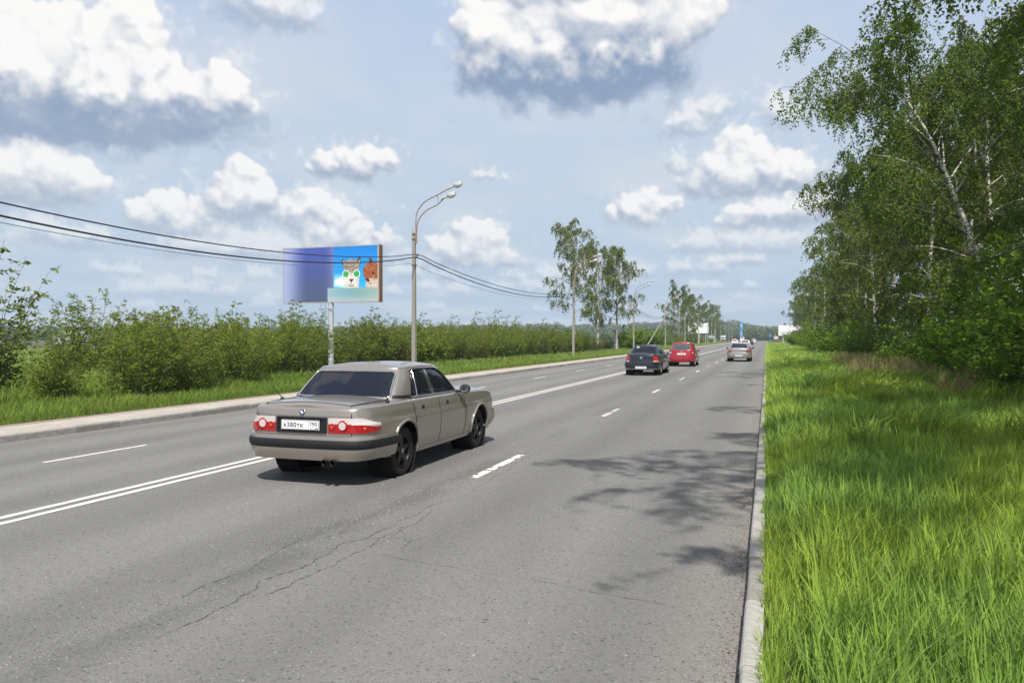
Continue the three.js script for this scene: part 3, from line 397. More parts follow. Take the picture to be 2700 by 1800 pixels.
// grass: tufts of curved blades
{
  const tuft = (seed, n, h, w, lean) => { const r = rng(seed), p = [], ix = []; for (let b = 0; b < n; b++) { const a = r() * 6.283, q = 0.075 * Math.sqrt(r()), bx = Math.cos(a) * q, bz = Math.sin(a) * q, f = r() * 6.283, hh = h * (0.45 + 0.75 * r()), out = hh * (0.15 + 0.65 * r() * r()), ww = w * (0.6 + 0.7 * r()), dx = Math.cos(f) * out + lean * hh, dz = Math.sin(f) * out, sx = -Math.sin(f) * ww / 2, sz = Math.cos(f) * ww / 2, k = p.length / 3; for (let i = 0; i < 4; i++) { const t = i / 3, y = hh * (t - 0.22 * t * t * (out / hh)), x = bx + dx * t * t, z = bz + dz * t * t, e = [0.8, 1, 0.75, 0][i]; if (i < 3) p.push(x - sx * e, y, z - sz * e, x + sx * e, y, z + sz * e); else p.push(x, y, z); } ix.push(k, k + 1, k + 2, k + 1, k + 3, k + 2, k + 2, k + 3, k + 4, k + 3, k + 5, k + 4, k + 4, k + 5, k + 6); } const g = new THREE.BufferGeometry(); g.setAttribute('position', new THREE.Float32BufferAttribute(p, 3)); g.setIndex(ix); g.computeVertexNormals(); return g; };
  const blade = phys(1, 1, 1, 0.9, { transmission: 0.5, thickness: 0, specularIntensity: 0.4, side: THREE.DoubleSide });
  const kinds = [tuft(1, 16, 0.3, 0.011, 0.14), tuft(2, 13, 0.42, 0.014, 0.2), tuft(3, 18, 0.22, 0.009, 0.1)];
  const field = (name, label, spots, kindsUsed, color) => { for (const k of kindsUsed) { const s = spots.filter((q) => q.k === k); if (!s.length) continue; const m = new THREE.InstancedMesh(kinds[k], blade, s.length), o = new THREE.Object3D(), c = new THREE.Color(); s.forEach((q, i) => { o.position.set(q.x, q.y ?? groundY(q.x) - 0.01, q.z); o.rotation.set(0, q.turn, 0); o.scale.set(q.s * q.w, q.s, q.s * q.w); o.updateMatrix(); m.setMatrixAt(i, o.matrix); const t = color(q); m.setColorAt(i, c.setRGB(t[0], t[1], t[2])); }); m.name = numbered(name); m.userData.kind = 'stuff'; tag(m, label[k] ?? label[0], 'grass'); scene.add(m); } };
  const r = rng(404), spots = [];
  const hue = (q) => { const f = smooth(0.3, 0.65, fbm(q.x * 0.8 + 3, q.z * 0.5 + 8, 4) + 0.12 * (q.t - 0.5)), g = 0.7 + 0.6 * q.t; return [lerp(0.21, 0.32, f) * g, lerp(0.35, 0.43, f) * g, lerp(0.055, 0.05, f) * g]; };
  const sow = (x0, x1, z0, z1, per, s, w) => { const n = Math.round((x1 - x0) * (z1 - z0) * per); for (let i = 0; i < n; i++) { const x = lerp(x0, x1, r()), z = -lerp(z0, z1, r()), f = fbm(x * 0.8, z * 0.5, 3), edge = x < 0.25 ? 0.55 : 1; spots.push({ x, z, k: f > 0.56 && x > 1.2 ? 1 : r() < 0.62 ? 0 : 2, turn: (r() - 0.5) * 4.4, s: s * (0.6 + 0.75 * r()) * edge * (0.75 + 0.6 * f) * (1 + 0.25 * smooth(2, 5, x)), w, t: r() }); } };
  sow(-0.02, 5, 1, 6, 290, 1, 1); sow(-0.02, 7, 6, 12, 210, 1, 1.1); sow(-0.02, 8, 12, 22, 120, 1, 1.4); sow(-0.02, 8, 22, 45, 55, 1.05, 2); sow(-0.02, 8, 45, 110, 22, 1.1, 3); sow(-0.02, 8, 110, 260, 6, 1.1, 5);
  field('verge_grass', ['lush green grass on the right verge beside the kerb', 'taller coarse grass in the right verge', 'short fine grass between the taller tufts on the right verge'], spots, [0, 1, 2], hue);
  const left = []; const sowL = (x0, x1, z0, z1, per, s, w) => { const n = Math.round((x1 - x0) * (z1 - z0) * per); for (let i = 0; i < n; i++) { const x = -lerp(x0, x1, r()), z = -lerp(z0, z1, r()); left.push({ x, z, k: r() < 0.7 ? 0 : 1, turn: r() * 6, s: s * (0.5 + 0.5 * r()) * (0.8 + 0.5 * smooth(15.8, 17.5, -x)) * (x > -13.9 ? 0.5 : 1), w, t: r() }); } };
  sowL(13.52, 18.5, 6, 26, 80, 0.95, 1.4); sowL(13.52, 18, 26, 60, 40, 1, 2); sowL(13.52, 18, 60, 130, 18, 1, 3); sowL(13.52, 18, 130, 300, 5, 1, 5); sowL(18.5, 34, 6, 24, 14, 1.4, 2.2); sowL(28, 75, 20, 80, 2.2, 1.7, 5);
  field('roadside_grass', ['green grass strip between left pavement and thicket', 'taller grass tufts at the foot of the left thicket'], left, [0, 1], (q) => { const f = fbm(q.x * 0.3, q.z * 0.2, 3), g = 0.8 + 0.4 * q.t; return [lerp(0.16, 0.24, f) * g, lerp(0.27, 0.31, f) * g, 0.035 * g]; });
  // dry reed stalks in the verge
  const reeds = []; for (let i = 0; i < 900; i++) { const x = 3.4 + 2.2 * r() + (r() - 0.5), z = -(30 + 17 * r()); reeds.push({ x, z, k: 1, turn: r() * 6, s: 1.5 + r() * 1.1, w: 0.6, t: r() }); } for (let i = 0; i < 220; i++) reeds.push({ x: 4.4 + 1.6 * r(), z: -(20 + 9 * r()), k: 1, turn: r() * 6, s: 1.4 + r(), w: 0.6, t: r() });
  field('dry_reeds', ['dry straw-coloured reeds standing in the right verge'], reeds, [1], (q) => [0.26 + 0.1 * q.t, 0.22 + 0.07 * q.t, 0.1 + 0.04 * q.t]);
  // broad-leaved weeds
  const weed = new Leaves(), rr = rng(12); for (let i = 0; i < 9; i++) { const a = i * 2.4, d = V(Math.cos(a), 0.5 + rr() * 0.7, Math.sin(a)).normalize(), s = V(-Math.sin(a), 0, Math.cos(a)); weed.add(0, 0.05, 0, d, s, 0.3 + 0.14 * rr(), 0.15, 1, 1, 1); } const wg = weed.build(), wm = leafMat(0.12, 0.2, 0.06);
  [[2.35, -3.9, 'broad-leaved dock weed in the grass near the lower right corner', 0.8], [3.1, -15.5, 'pale broad-leaved weed in the middle of the verge', 1.2], [2.7, -14.2, 'small pale weed beside the larger verge weed', 0.9]].forEach(([x, z, l, s], i) => { const m = put('dock_weed', wg, wm); m.position.set(x, groundY(x), z); m.scale.setScalar(s); m.rotation.y = i; tag(m, l, 'weed'); });
  // grit swept against the kerb
  const stones = 2600, pm = new THREE.InstancedMesh(new THREE.DodecahedronGeometry(1, 0), std(0.17, 0.15, 0.125, 0.95), stones), o = new THREE.Object3D(), c = new THREE.Color();
  for (let i = 0; i < stones; i++) { const z = 2.5 + 20 * r() * r(), s = 0.0025 + 0.007 * r() * r(); o.position.set(ROAD_R - 0.004 - 0.62 * r() * r() * r(), s * 0.4, -z); o.rotation.set(r() * 6, r() * 6, r() * 6); o.scale.set(s, s * 0.7, s * 1.2); o.updateMatrix(); pm.setMatrixAt(i, o.matrix); const v = 0.5 + r(); pm.setColorAt(i, c.setRGB(v, v, v)); }
  pm.name = 'grit'; pm.userData.kind = 'stuff'; tag(pm, 'dark grit swept against the right kerb', 'gravel'); scene.add(pm);
}
// ---------------------------------------------------------------- cars
class Shell {                                                         // body skin: a plan outline swept up through height, l measured from the tail forward
  constructor(S) {
    this.S = S; const c = new THREE.CatmullRomCurve3(S.plan.map(([x, l]) => V(x, l, 0)), false, 'centripetal'), q = c.getSpacedPoints(S.n ?? 200); this.q = []; let s = 0;
    q.forEach((p, i) => { const a = q[Math.max(0, i - 1)], b = q[Math.min(q.length - 1, i + 1)], tx = b.x - a.x, tl = b.y - a.y, m = Math.hypot(tx, tl) || 1; if (i) s += p.distanceTo(q[i - 1]); const end = i === 0 ? [0, -1] : i === q.length - 1 ? [0, 1] : [tl / m, -tx / m]; this.q.push({ x: Math.max(0, p.x), l: p.y, nx: end[0], nl: end[1], s }); });
    this.len = s;
  }
  find(s) { const f = clamp(s / this.len) * (this.q.length - 1), i = Math.min(this.q.length - 2, Math.floor(f)), t = f - i, a = this.q[i], b = this.q[i + 1]; return { x: lerp(a.x, b.x, t), l: lerp(a.l, b.l, t), nx: lerp(a.nx, b.nx, t), nl: lerp(a.nl, b.nl, t) }; }
  atX(x) { for (const p of this.q) if (p.x >= x) return p.s; return 0; }
  atL(l) { for (const p of this.q) if (p.l >= l && p.nx > 0.5) return p.s; return this.len; }
  pt(s, y, off = 0) { const a = this.find(Math.abs(s)), g = s < 0 ? -1 : 1, S = this.S, w = a.nl * a.nl, o = lerp(table(S.side, y), table(a.nl < 0 ? S.rear : S.front, y), w) + off; return V(g * (a.x + a.nx * o), y, S.L / 2 - (a.l + a.nl * o)); }
  belt(s) { return table(this.S.belt, this.find(Math.abs(s)).l); }
  low(s) { const a = this.find(Math.abs(s)); let y = table(this.S.sill, a.l); if (a.nx > 0.4) for (const c of this.S.axles) { const d = a.l - c, R = this.S.arch; if (Math.abs(d) < R) y = Math.max(y, this.S.wheel * 0.98 + Math.sqrt(R * R - d * d)); } return y; }
  patch(s0, s1, y0, y1, off, thick = 0.012, ns = 24, ny = 6) {        // a plate lying on the skin, with edges
    const Y0 = typeof y0 === 'function' ? y0 : () => y0, Y1 = typeof y1 === 'function' ? y1 : () => y1, O = typeof off === 'function' ? off : () => off, f = (u, v, d = 0) => { const s = lerp(s0, s1, u); return this.pt(s, lerp(Y0(s), Y1(s), v), O(u, v) - d); };
    return merged([sheet(ns, ny, (u, v) => f(u, v)), sheet(ns, 1, (u, v) => f(u, 1, v * thick)), sheet(ns, 1, (u, v) => f(u, 0, (1 - v) * thick)), sheet(1, ny, (u, v) => f(0, v, (1 - u) * thick)), sheet(1, ny, (u, v) => f(1, v, u * thick))]);
  }
  body() {
    const N = this.q.length - 1, S = this.S, r = S.round ?? 0.045, rows = 14, ring = (u, v) => { const s = lerp(-this.len, this.len, u), k = v * (rows + 4); if (k <= rows) return this.pt(s, lerp(this.low(s), this.belt(s), k / rows)); const th = (k - rows) / 4 * Math.PI / 2, b = this.belt(s), p = this.pt(s, b, -r * (1 - Math.cos(th))); p.y = b + r * Math.sin(th); return p; };
    const deck = (u, v) => { const s = v * this.len, p = this.pt(s, this.belt(s), -r), q = u * 2 - 1, a = this.find(s); return V(p.x * q, this.belt(s) + r + table(S.crown, a.l) * (1 - q * q), p.z); };
    return merged([sheet(N * 2, rows + 4, ring), sheet(14, N, deck)]);
  }
  deckPatch(l0, l1, q0, q1, off) { const r = this.S.round ?? 0.045; return sheet(16, 20, (u, v) => { const s = this.atL(lerp(l0, l1, v)), p = this.pt(s, this.belt(s), -r), q = lerp(q0, q1, u); return V(p.x * q, this.belt(s) + r + table(this.S.crown, lerp(l0, l1, v)) * (1 - q * q) + off, p.z); }); }
}
class House {                                                         // greenhouse: matching outlines at the belt and at the roof
  constructor(S) { this.S = S; const mk = (a) => new THREE.CatmullRomCurve3(a.map(([x, l]) => V(x, l, 0)), false, 'centripetal'); this.b = mk(S.glassLow); this.t = mk(S.glassTop); this.n = S.glassLow.length - 1; }
  pt(i, v, off = 0) { const g = i < 0 ? -1 : 1, u = clamp(Math.abs(i) / this.n), a = this.b.getPoint(u), c = this.t.getPoint(u), tn = this.b.getTangent(u), bulge = 0.03 * 4 * v * (1 - v) * 0.6 + off, x = lerp(a.x, c.x, v) + tn.y * bulge, l = lerp(a.y, c.y, v) - tn.x * bulge, y = lerp(table(this.S.glassY, a.y), table(this.S.roofY, c.y), v) + off * 0.35; return V(g * Math.max(0, x), y, this.S.L / 2 - l); }
  patch(i0, i1, v0, v1, off, thick = 0.02, ns = 16, nv = 8) { const f = (u, v, d = 0) => this.pt(lerp(i0, i1, u), lerp(v0, v1, v), off - d); return merged([sheet(ns, nv, (u, v) => f(u, v)), sheet(ns, 1, (u, v) => f(u, 1, v * thick)), sheet(ns, 1, (u, v) => f(u, 0, (1 - v) * thick)), sheet(1, nv, (u, v) => f(0, v, (1 - u) * thick)), sheet(1, nv, (u, v) => f(1, v, u * thick))]); }
  roof() { const N = 72, r = 0.03; const ring = (u, v) => { const i = lerp(-this.n, this.n, u); if (v < 0.5) return this.pt(i, lerp(this.S.rail ?? 0.9, 1, v * 2), 0.014); const th = (v - 0.5) * Math.PI, p = this.pt(i, 1, 0.014 - r * (1 - Math.cos(th))); p.y += r * Math.sin(th); return p; }, top = (u, v) => { const p = this.pt(v * this.n, 1, 0.014 - r), q = u * 2 - 1; return V(p.x * q, p.y + r + this.S.dome * (1 - q * q) * smooth(0, 0.25, v) * smooth(1, 0.75, v) , p.z); }; return merged([sheet(N * 2, 8, ring), sheet(14, N, top)]); }
  line(pts, r) { return new THREE.TubeGeometry(new THREE.CatmullRomCurve3(pts.map(([i, v]) => this.pt(i, v, 0.016))), pts.length * 6, r, 6); }
}
const rubber = std(0.008, 0.008, 0.009, 0.8), blackTrim = std(0.007, 0.0075, 0.008, 0.6), chrome = std(0.75, 0.75, 0.76, 0.15, { metalness: 1 }), darkMetal = std(0.02, 0.02, 0.022, 0.35, { metalness: 0.5 }), tint = phys(0.008, 0.01, 0.018, 0.03, { specularIntensity: 0.8 }), steel = std(0.35, 0.35, 0.36, 0.35, { metalness: 0.9 }), redLens = phys(0.36, 0.007, 0.012, 0.12, { clearcoat: 1 }), clearLens = phys(0.56, 0.52, 0.5, 0.12, { clearcoat: 1 }), amberLens = phys(0.75, 0.14, 0.01, 0.15, { clearcoat: 1 }), shadowBlack = std(0.012, 0.012, 0.012, 0.95);
const tyreGeo = (R, w) => { const p = [[R * 0.62, -w * 0.4], [R * 0.7, -w * 0.5], [R * 0.86, -w * 0.52], [R * 0.965, -w * 0.46], [R, -w * 0.36], [R, -w * 0.12], [R * 0.985, -w * 0.1], [R * 0.985, -w * 0.06], [R, -w * 0.04], [R, w * 0.04], [R * 0.985, w * 0.06], [R * 0.985, w * 0.1], [R, w * 0.12], [R, w * 0.36], [R * 0.965, w * 0.46], [R * 0.86, w * 0.52], [R * 0.7, w * 0.5], [R * 0.62, w * 0.4]]; return new THREE.LatheGeometry(p.map(([r, y]) => new THREE.Vector2(r, y)), 40).rotateZ(-Math.PI / 2); };
function rimGeo(R, w, spokes, wide) {                                 // seen from +x
  const r = R * 0.64, list = [new THREE.LatheGeometry([[r * 1.0, -w * 0.4], [r * 0.97, w * 0.3], [r * 1.03, w * 0.46], [r * 0.98, w * 0.5], [r * 0.9, w * 0.42], [r * 0.88, -w * 0.3]].map(([a, b]) => new THREE.Vector2(a, b)), 36).rotateZ(-Math.PI / 2), new THREE.CylinderGeometry(r * 0.92, r * 0.92, 0.01, 24).rotateZ(-Math.PI / 2).translate(-w * 0.25, 0, 0)];
  for (let k = 0; k < spokes; k++) { const s = new THREE.Shape(); s.moveTo(-wide * 0.5, 0.03); s.lineTo(-wide * 0.28, r * 0.93); s.lineTo(wide * 0.28, r * 0.93); s.lineTo(wide * 0.5, 0.03); const g = new THREE.ExtrudeGeometry(s, { depth: 0.02, bevelEnabled: true, bevelSize: 0.006, bevelThickness: 0.008, bevelSegments: 1 }); g.rotateY(Math.PI / 2).rotateX(k / spokes * Math.PI * 2).translate(w * 0.27, 0, 0); list.push(g); }
  list.push(new THREE.CylinderGeometry(r * 0.26, r * 0.3, 0.05, 18).rotateZ(-Math.PI / 2).translate(w * 0.3, 0, 0));
  return merged(list);
}
function plateTexture(draw) { return canvasTexture(512, 112, (c, w, h) => { c.fillStyle = '#e9e9e6'; c.fillRect(0, 0, w, h); c.lineWidth = 5; c.strokeStyle = '#1a1a1a'; c.strokeRect(4, 4, w - 8, h - 8); c.fillStyle = '#161616'; draw?.(c, w, h); }); }
function plate(car, w, y, z, tilt, texture, face = 1) { const g = base('tmp', 0, 0, 0); scene.remove(g); taken.set('tmp', 0); g.name = 'licence_plate'; g.position.set(0, y, z); g.rotation.x = tilt; car.add(g); put('plate', box(w, w * 0.22, 0.012), std(0.7, 0.7, 0.69, 0.5), g); const f = put('plate_face', new THREE.PlaneGeometry(w * 0.985, w * 0.21).translate(0, 0, 0.0075), std(1, 1, 1, 0.4, { map: texture }), g); if (face < 0) g.rotation.y = Math.PI; return f; }
const blankPlate = plateTexture((c) => { const r = rng(4); for (let i = 0; i < 8; i++) { c.globalAlpha = 0.75; c.fillRect(44 + i * 52 + r() * 6, 30, 26 + r() * 10, 54); c.globalAlpha = 1; c.fillStyle = '#e9e9e6'; c.fillRect(52 + i * 52, 46, 12, 12); c.fillStyle = '#161616'; } });
function makeCar(name, S, x, z, label, group, turn = 0) {
  const car = base(name, x, 0, z, turn); tag(car, label, 'car', group);
  const B = new Shell(S), G = new House(S), P = S.paint, two = [-1, 1], zOf = (l) => S.L / 2 - l;
  put('body', B.body(), P, car);
  const floorW = S.plan[Math.floor(S.plan.length / 2)][0] - 0.28, under = [box(floorW * 2, 0.2, S.L - 1.1, 0, S.wheel + 0.05, 0)]; put('underbody', merged(under), shadowBlack, car);
  for (const a of S.axles) for (const sd of two) { const h = new THREE.CylinderGeometry(S.arch * 0.985, S.arch * 0.985, 0.34, 28, 1, true, -Math.PI / 2, Math.PI).rotateX(Math.PI / 2).rotateY(Math.PI / 2); put('wheel_arch', merged([h.translate(sd * (S.track / 2 - 0.06), S.wheel, zOf(a)), box(0.02, S.arch, S.arch * 1.96, sd * (S.track / 2 - 0.24), S.wheel + S.arch / 2 - 0.03, zOf(a))]), new THREE.MeshStandardMaterial({ color: 0x060606, roughness: 1, side: THREE.DoubleSide }), car); }
  put('roof', G.roof(), P, car);
  const g = S.pillars;                                                // indices into the greenhouse outline
  put('rear_window', G.patch(-g.rear, g.rear, S.rearLow ?? 0.03, 0.93, 0.004, 0.02, 24, 8), S.glass ?? tint, car);
  put('windscreen', G.patch(g.front, G.n, 0.03, 0.93, 0.002), tint, car); put('windscreen', G.patch(-G.n, -g.front, 0.03, 0.93, 0.002), tint, car);
  for (const sd of two) {
    put('side_window', G.patch(sd * g.c, sd * g.b, 0.02, 0.93, 0.002), tint, car); put('side_window', G.patch(sd * g.b, sd * g.a, 0.02, 0.93, 0.002), tint, car);
    put('rear_pillar', G.patch(sd * g.rear, sd * g.c, -0.08, 0.97, 0.013, 0.03, 18, 8), P, car);
    put('centre_pillar', G.patch(sd * (g.b - 0.07), sd * (g.b + 0.07), -0.02, 0.97, 0.012, 0.02, 3, 8), S.bpillar ?? P, car);
    put('front_pillar', G.patch(sd * g.a, sd * g.front, -0.05, 0.97, 0.013, 0.03, 10, 8), P, car);
    put('belt_trim', merged([G.line([[sd * g.c, 0.01], [sd * ((g.c + g.b) / 2), 0.01], [sd * g.b, 0.01], [sd * ((g.b + g.a) / 2), 0.01], [sd * g.a, 0.01]], 0.009)]), S.trim ?? blackTrim, car);
    if (!S.simple) for (const [l0, l1] of S.doors) put('door', B.patch(sd * B.atL(l0), sd * B.atL(l1), (s) => B.low(s) + 0.07, (s) => B.belt(s) - 0.004, 0.004, 0.01, 26, 14), P, car);
    if (!S.simple) for (const l of [S.doors[0][0], S.doors[1][0] - 0.006, S.doors[1][1]]) { const s = B.atL(l); put('door_seal', B.patch(sd * (s - 0.007), sd * (s + 0.007), (q) => B.low(q) + 0.03, (q) => B.belt(q) + 0.004, 0.0055, 0.008, 2, 14), rubber, car); }
    const m = put('mirror', merged([new THREE.SphereGeometry(0.1, 14, 10).scale(0.85, 0.68, 0.62).translate(sd * (S.plan[Math.floor(S.plan.length / 2)][0] + 0.07), S.mirrorY, zOf(S.mirrorL)), box(0.12, 0.04, 0.05, sd * (S.plan[Math.floor(S.plan.length / 2)][0] - 0.02), S.mirrorY - 0.04, zOf(S.mirrorL))]), S.mirror ?? blackTrim, car);
    if (!S.simple) put('mirror_glass', new THREE.CircleGeometry(0.066, 16).scale(1.1, 0.82, 1).translate(sd * (S.plan[Math.floor(S.plan.length / 2)][0] + 0.075), S.mirrorY, zOf(S.mirrorL) + 0.058), std(0.3, 0.32, 0.34, 0.08, { metalness: 0.9 }), m);
  }
  if (!S.noBumper) {
    put('rear_bumper', B.patch(-B.atL(S.bumperTo), B.atL(S.bumperTo), S.bumper[0], S.bumper[1], (u, v) => S.bumperOut * (0.35 + 0.65 * Math.sin(Math.PI * clamp(v * 0.85 + 0.1))) * Math.min(1, Math.min(u, 1 - u) * 14 + 0.25), 0.05, 70, 10), S.bumperPaint ?? P, car);
    const f0 = B.atL(S.L - 0.5); for (const sd of two) put('front_bumper', B.patch(sd * f0, sd * B.len, S.bumper[0], S.bumper[1], (u, v) => S.bumperOut * (0.3 + 0.7 * Math.sin(Math.PI * v)) * Math.min(1, u * 6 + 0.2), 0.05, 24, 8), P, car);
  }
  for (const sd of two) { const q = B.len - 0.72, h = put('headlight', B.patch(sd * q, sd * (B.len - 0.3), (s) => B.belt(s) - 0.2, (s) => B.belt(s) - 0.05, 0.006, 0.02, 12, 4), clearLens, car); }
  const tg = tyreGeo(S.wheel, S.tyre), rg = rimGeo(S.wheel, S.tyre, S.spokes ?? 5, S.spokeW ?? 0.07);
  for (const a of S.axles) for (const sd of two) { const w = new THREE.Group(); w.name = 'wheel'; w.position.set(sd * S.track / 2, S.wheel, zOf(a)); if (sd < 0) w.rotation.y = Math.PI; car.add(w); put('tyre', tg, rubber, w); put('rim', rg, S.rim ?? steel, w); S.hub?.(w); }
  return { car, B, G, zOf };
}
const metal = (r, g, b, rough = 0.38, m = 0.55) => phys(r, g, b, rough, { metalness: m, clearcoat: 0.9, clearcoatRoughness: 0.06 });

// the beige saloon in front
{
  const S = {
    L: 4.92, n: 240, wheel: 0.317, tyre: 0.2, track: 1.47, axles: [1.1, 3.9], arch: 0.385, spokes: 5, spokeW: 0.085, rim: darkMetal,
    plan: [[0, 0.03], [0.3, 0.033], [0.54, 0.05], [0.69, 0.095], [0.785, 0.21], [0.84, 0.45], [0.88, 1.0], [0.895, 2.0], [0.897, 3.0], [0.885, 4.0], [0.85, 4.6], [0.74, 4.82], [0.45, 4.9], [0, 4.92]],
    side: [[0.2, -0.085], [0.3, -0.05], [0.42, -0.018], [0.6, 0], [0.742, 0.005], [0.752, -0.008], [0.775, -0.018], [0.86, -0.03], [0.93, -0.055], [1, -0.09]],
    rear: [[0.28, -0.02], [0.6, 0], [0.82, -0.01], [0.89, -0.03], [0.95, -0.07]], front: [[0.25, -0.06], [0.5, 0], [0.8, -0.03], [0.9, -0.1]],
    belt: [[0, 0.875], [0.15, 0.89], [0.5, 0.9], [1.2, 0.905], [3.3, 0.9], [4.3, 0.87], [4.75, 0.8], [4.92, 0.72]], crown: [[0, 0.02], [0.12, 0.045], [0.6, 0.06], [1.2, 0.065], [3.4, 0.06], [4.6, 0.05], [4.92, 0.02]],
    sill: [[0, 0.33], [0.5, 0.31], [1.0, 0.25], [4.3, 0.25], [4.92, 0.28]], round: 0.05,
    glassLow: [[0, 0.98], [0.665, 1.02], [0.745, 1.12], [0.77, 1.42], [0.77, 1.62], [0.775, 2.2], [0.765, 3.06], [0.73, 3.22], [0.6, 3.34], [0, 3.46]], glassTop: [[0, 1.43], [0.555, 1.47], [0.605, 1.56], [0.615, 1.7], [0.618, 1.79], [0.62, 2.16], [0.6, 2.64], [0.56, 2.74], [0.46, 2.8], [0, 2.88]],
    glassY: [[0.9, 0.985], [1.2, 0.965], [3.2, 0.955], [3.5, 0.99]], roofY: [[1.4, 1.335], [1.8, 1.352], [2.3, 1.352], [2.9, 1.335]], dome: 0.05, rail: 0.9, pillars: { rear: 1, c: 3, b: 5, a: 6, front: 8 },
    doors: [[1.36, 2.2], [2.212, 3.2]], mirrorL: 3.0, mirrorY: 1.0, bumper: [0.315, 0.6], bumperTo: 0.86, bumperOut: 0.055, paint: metal(0.33, 0.295, 0.256, 0.34, 0.62), trim: chrome, bpillar: chrome,
    hub: (w) => { put('hub_cap', new THREE.CylinderGeometry(0.03, 0.032, 0.012, 16).rotateZ(-Math.PI / 2).translate(0.088, 0, 0), steel, w); put('brake_caliper', box(0.03, 0.13, 0.07, 0.0, 0.05, -0.13), std(0.4, 0.03, 0.02, 0.5), w); },
  };
  const { car, B, G, zOf } = makeCar('saloon_car', S, -5.25, -10.18, 'beige four-door saloon with round tail lamps, nearest car on the road', 'cars on the road');
  const P = S.paint; car.scale.z = 0.945; for (const o of car.children) if (o.name === 'wheel') o.scale.z = 1 / 0.945;
  // chrome frames of the rear and side windows
  put('window_trim', G.line([[-1, 0.05], [-0.6, 0.035], [0, 0.03], [0.6, 0.035], [1, 0.05], [1.02, 0.3], [1.02, 0.6], [0.98, 0.88], [0.6, 0.925], [0, 0.935], [-0.6, 0.925], [-0.98, 0.88], [-1.02, 0.6], [-1.02, 0.3], [-1, 0.05]], 0.012), chrome, car);
  for (const sd of [-1, 1]) {
    put('quarter_light_bar', G.line([[sd * 4.05, 0.02], [sd * 3.9, 0.5], [sd * 3.75, 0.92]], 0.011), chrome, car);
    put('window_trim', G.line([[sd * 3.02, 0.02], [sd * 2.98, 0.45], [sd * 3.02, 0.8], [sd * 3.2, 0.9], [sd * 4, 0.925], [sd * 5, 0.925], [sd * 5.7, 0.915], [sd * 5.95, 0.8], [sd * 6, 0.4], [sd * 6, 0.03]], 0.01), sd > 0 ? blackTrim : chrome, car);
    put('vent_trim', G.patch(sd * 1.25, sd * 2.95, 0.015, 0.11, 0.018, 0.01, 12, 2), blackTrim, car);
    for (const [l] of [[1.62], [2.5]]) { const s = sd * B.atL(l), h = put('door_handle', B.patch(s - sd * 0.055, s + sd * 0.055, 0.812, 0.868, 0.008, 0.012, 4, 3), chrome, car); put('grip', B.patch(s - sd * 0.043, s + sd * 0.043, 0.822, 0.856, 0.0105, 0.01, 4, 2), blackTrim, h); }
    // arch lips
    for (const a of S.axles) { const pts = []; for (let k = 0; k <= 20; k++) { const th = lerp(-0.05, Math.PI + 0.05, k / 20), l = a + Math.cos(th) * (S.arch + 0.012), y = S.wheel + Math.sin(th) * (S.arch + 0.008); pts.push(B.pt(sd * B.atL(l), y, 0.006)); } put('arch_lip', new THREE.TubeGeometry(new THREE.CatmullRomCurve3(pts), 40, 0.02, 6), P, car); }
    put('mud_flap', box(0.2, 0.2, 0.012, sd * 0.76, 0.25, zOf(3.9 - 0.37)), rubber, car);
    put('sill_strip', B.patch(sd * B.atL(1.58), sd * B.atL(3.55), 0.25, 0.31, 0.006, 0.02, 20, 2), P, car);
    // tail lamps: an inner block on the boot face and an outer block round the corner
    const t = new THREE.Group(); t.name = 'tail_light'; car.add(t);
    const s0 = sd * B.atX(0.345), s1 = sd * B.atX(0.63), s2 = sd * (B.atX(0.642)), s3 = sd * (B.atX(0.642) + 0.43), top = (s) => 0.815 - 0.07 * smooth(B.atX(0.7), B.atX(0.642) + 0.43, Math.abs(s)), bot = (s) => 0.64 + 0.02 * smooth(B.atX(0.8), B.atX(0.642) + 0.43, Math.abs(s));
    put('lens', B.patch(s0, s1, 0.64, 0.745, 0.014, 0.03, 10, 4), redLens, t); put('reversing_lens', B.patch(s0, s1, 0.747, 0.815, 0.014, 0.03, 10, 4), clearLens, t);
    put('lens', B.patch(s2, s3, bot, (s) => lerp(bot(s), top(s), 0.55), 0.014, 0.03, 22, 4), redLens, t); put('indicator_lens', B.patch(s2, s3, (s) => lerp(bot(s), top(s), 0.56), top, 0.014, 0.03, 22, 4), clearLens, t);
    const round = (x, y, r, m, name, h, inner) => { const p = B.pt(sd * B.atX(x), y, 0.015), g = inner ? new THREE.CylinderGeometry(r, r, h, 28).rotateX(Math.PI / 2) : new THREE.TorusGeometry(r * 0.82, r * 0.2, 8, 32); put(name, g.translate(p.x, p.y, p.z), m, t); };
    round(0.535, 0.728, 0.05, clearLens, 'round_lens', 0.02, true); round(0.535, 0.728, 0.064, redLens, 'lamp_ring', 0, false); round(0.41, 0.715, 0.034, redLens, 'round_lens', 0.024, true); round(0.41, 0.715, 0.04, redLens, 'lamp_ring', 0, false); round(0.41, 0.715, 0.012, amberLens, 'bulb', 0.028, true);
    const pa = B.pt(sd * B.atX(0.76), 0.69, 0.012); put('bulb', new THREE.SphereGeometry(0.016, 10, 8).translate(pa.x, pa.y, pa.z), amberLens, t);
    // whip antennas on the rear wings
    const f = B.pt(sd * B.atL(0.78), 0.93, -0.05); put('antenna', merged([new THREE.SphereGeometry(0.03, 10, 8).scale(0.9, 0.7, 1.3).translate(f.x, 0.965, f.z), bar(V(f.x, 0.975, f.z), V(f.x - 0.05, 1.14, f.z + (sd > 0 ? -0.06 : 0.16)), 0.007, 0.004, 6)]), blackTrim, car);
    const seam = [...Array(9)].map((_, k) => { const y = lerp(0.64, 0.9, k / 8); return B.pt(sd * (B.atX(0.636)), y, 0.0); });
  }
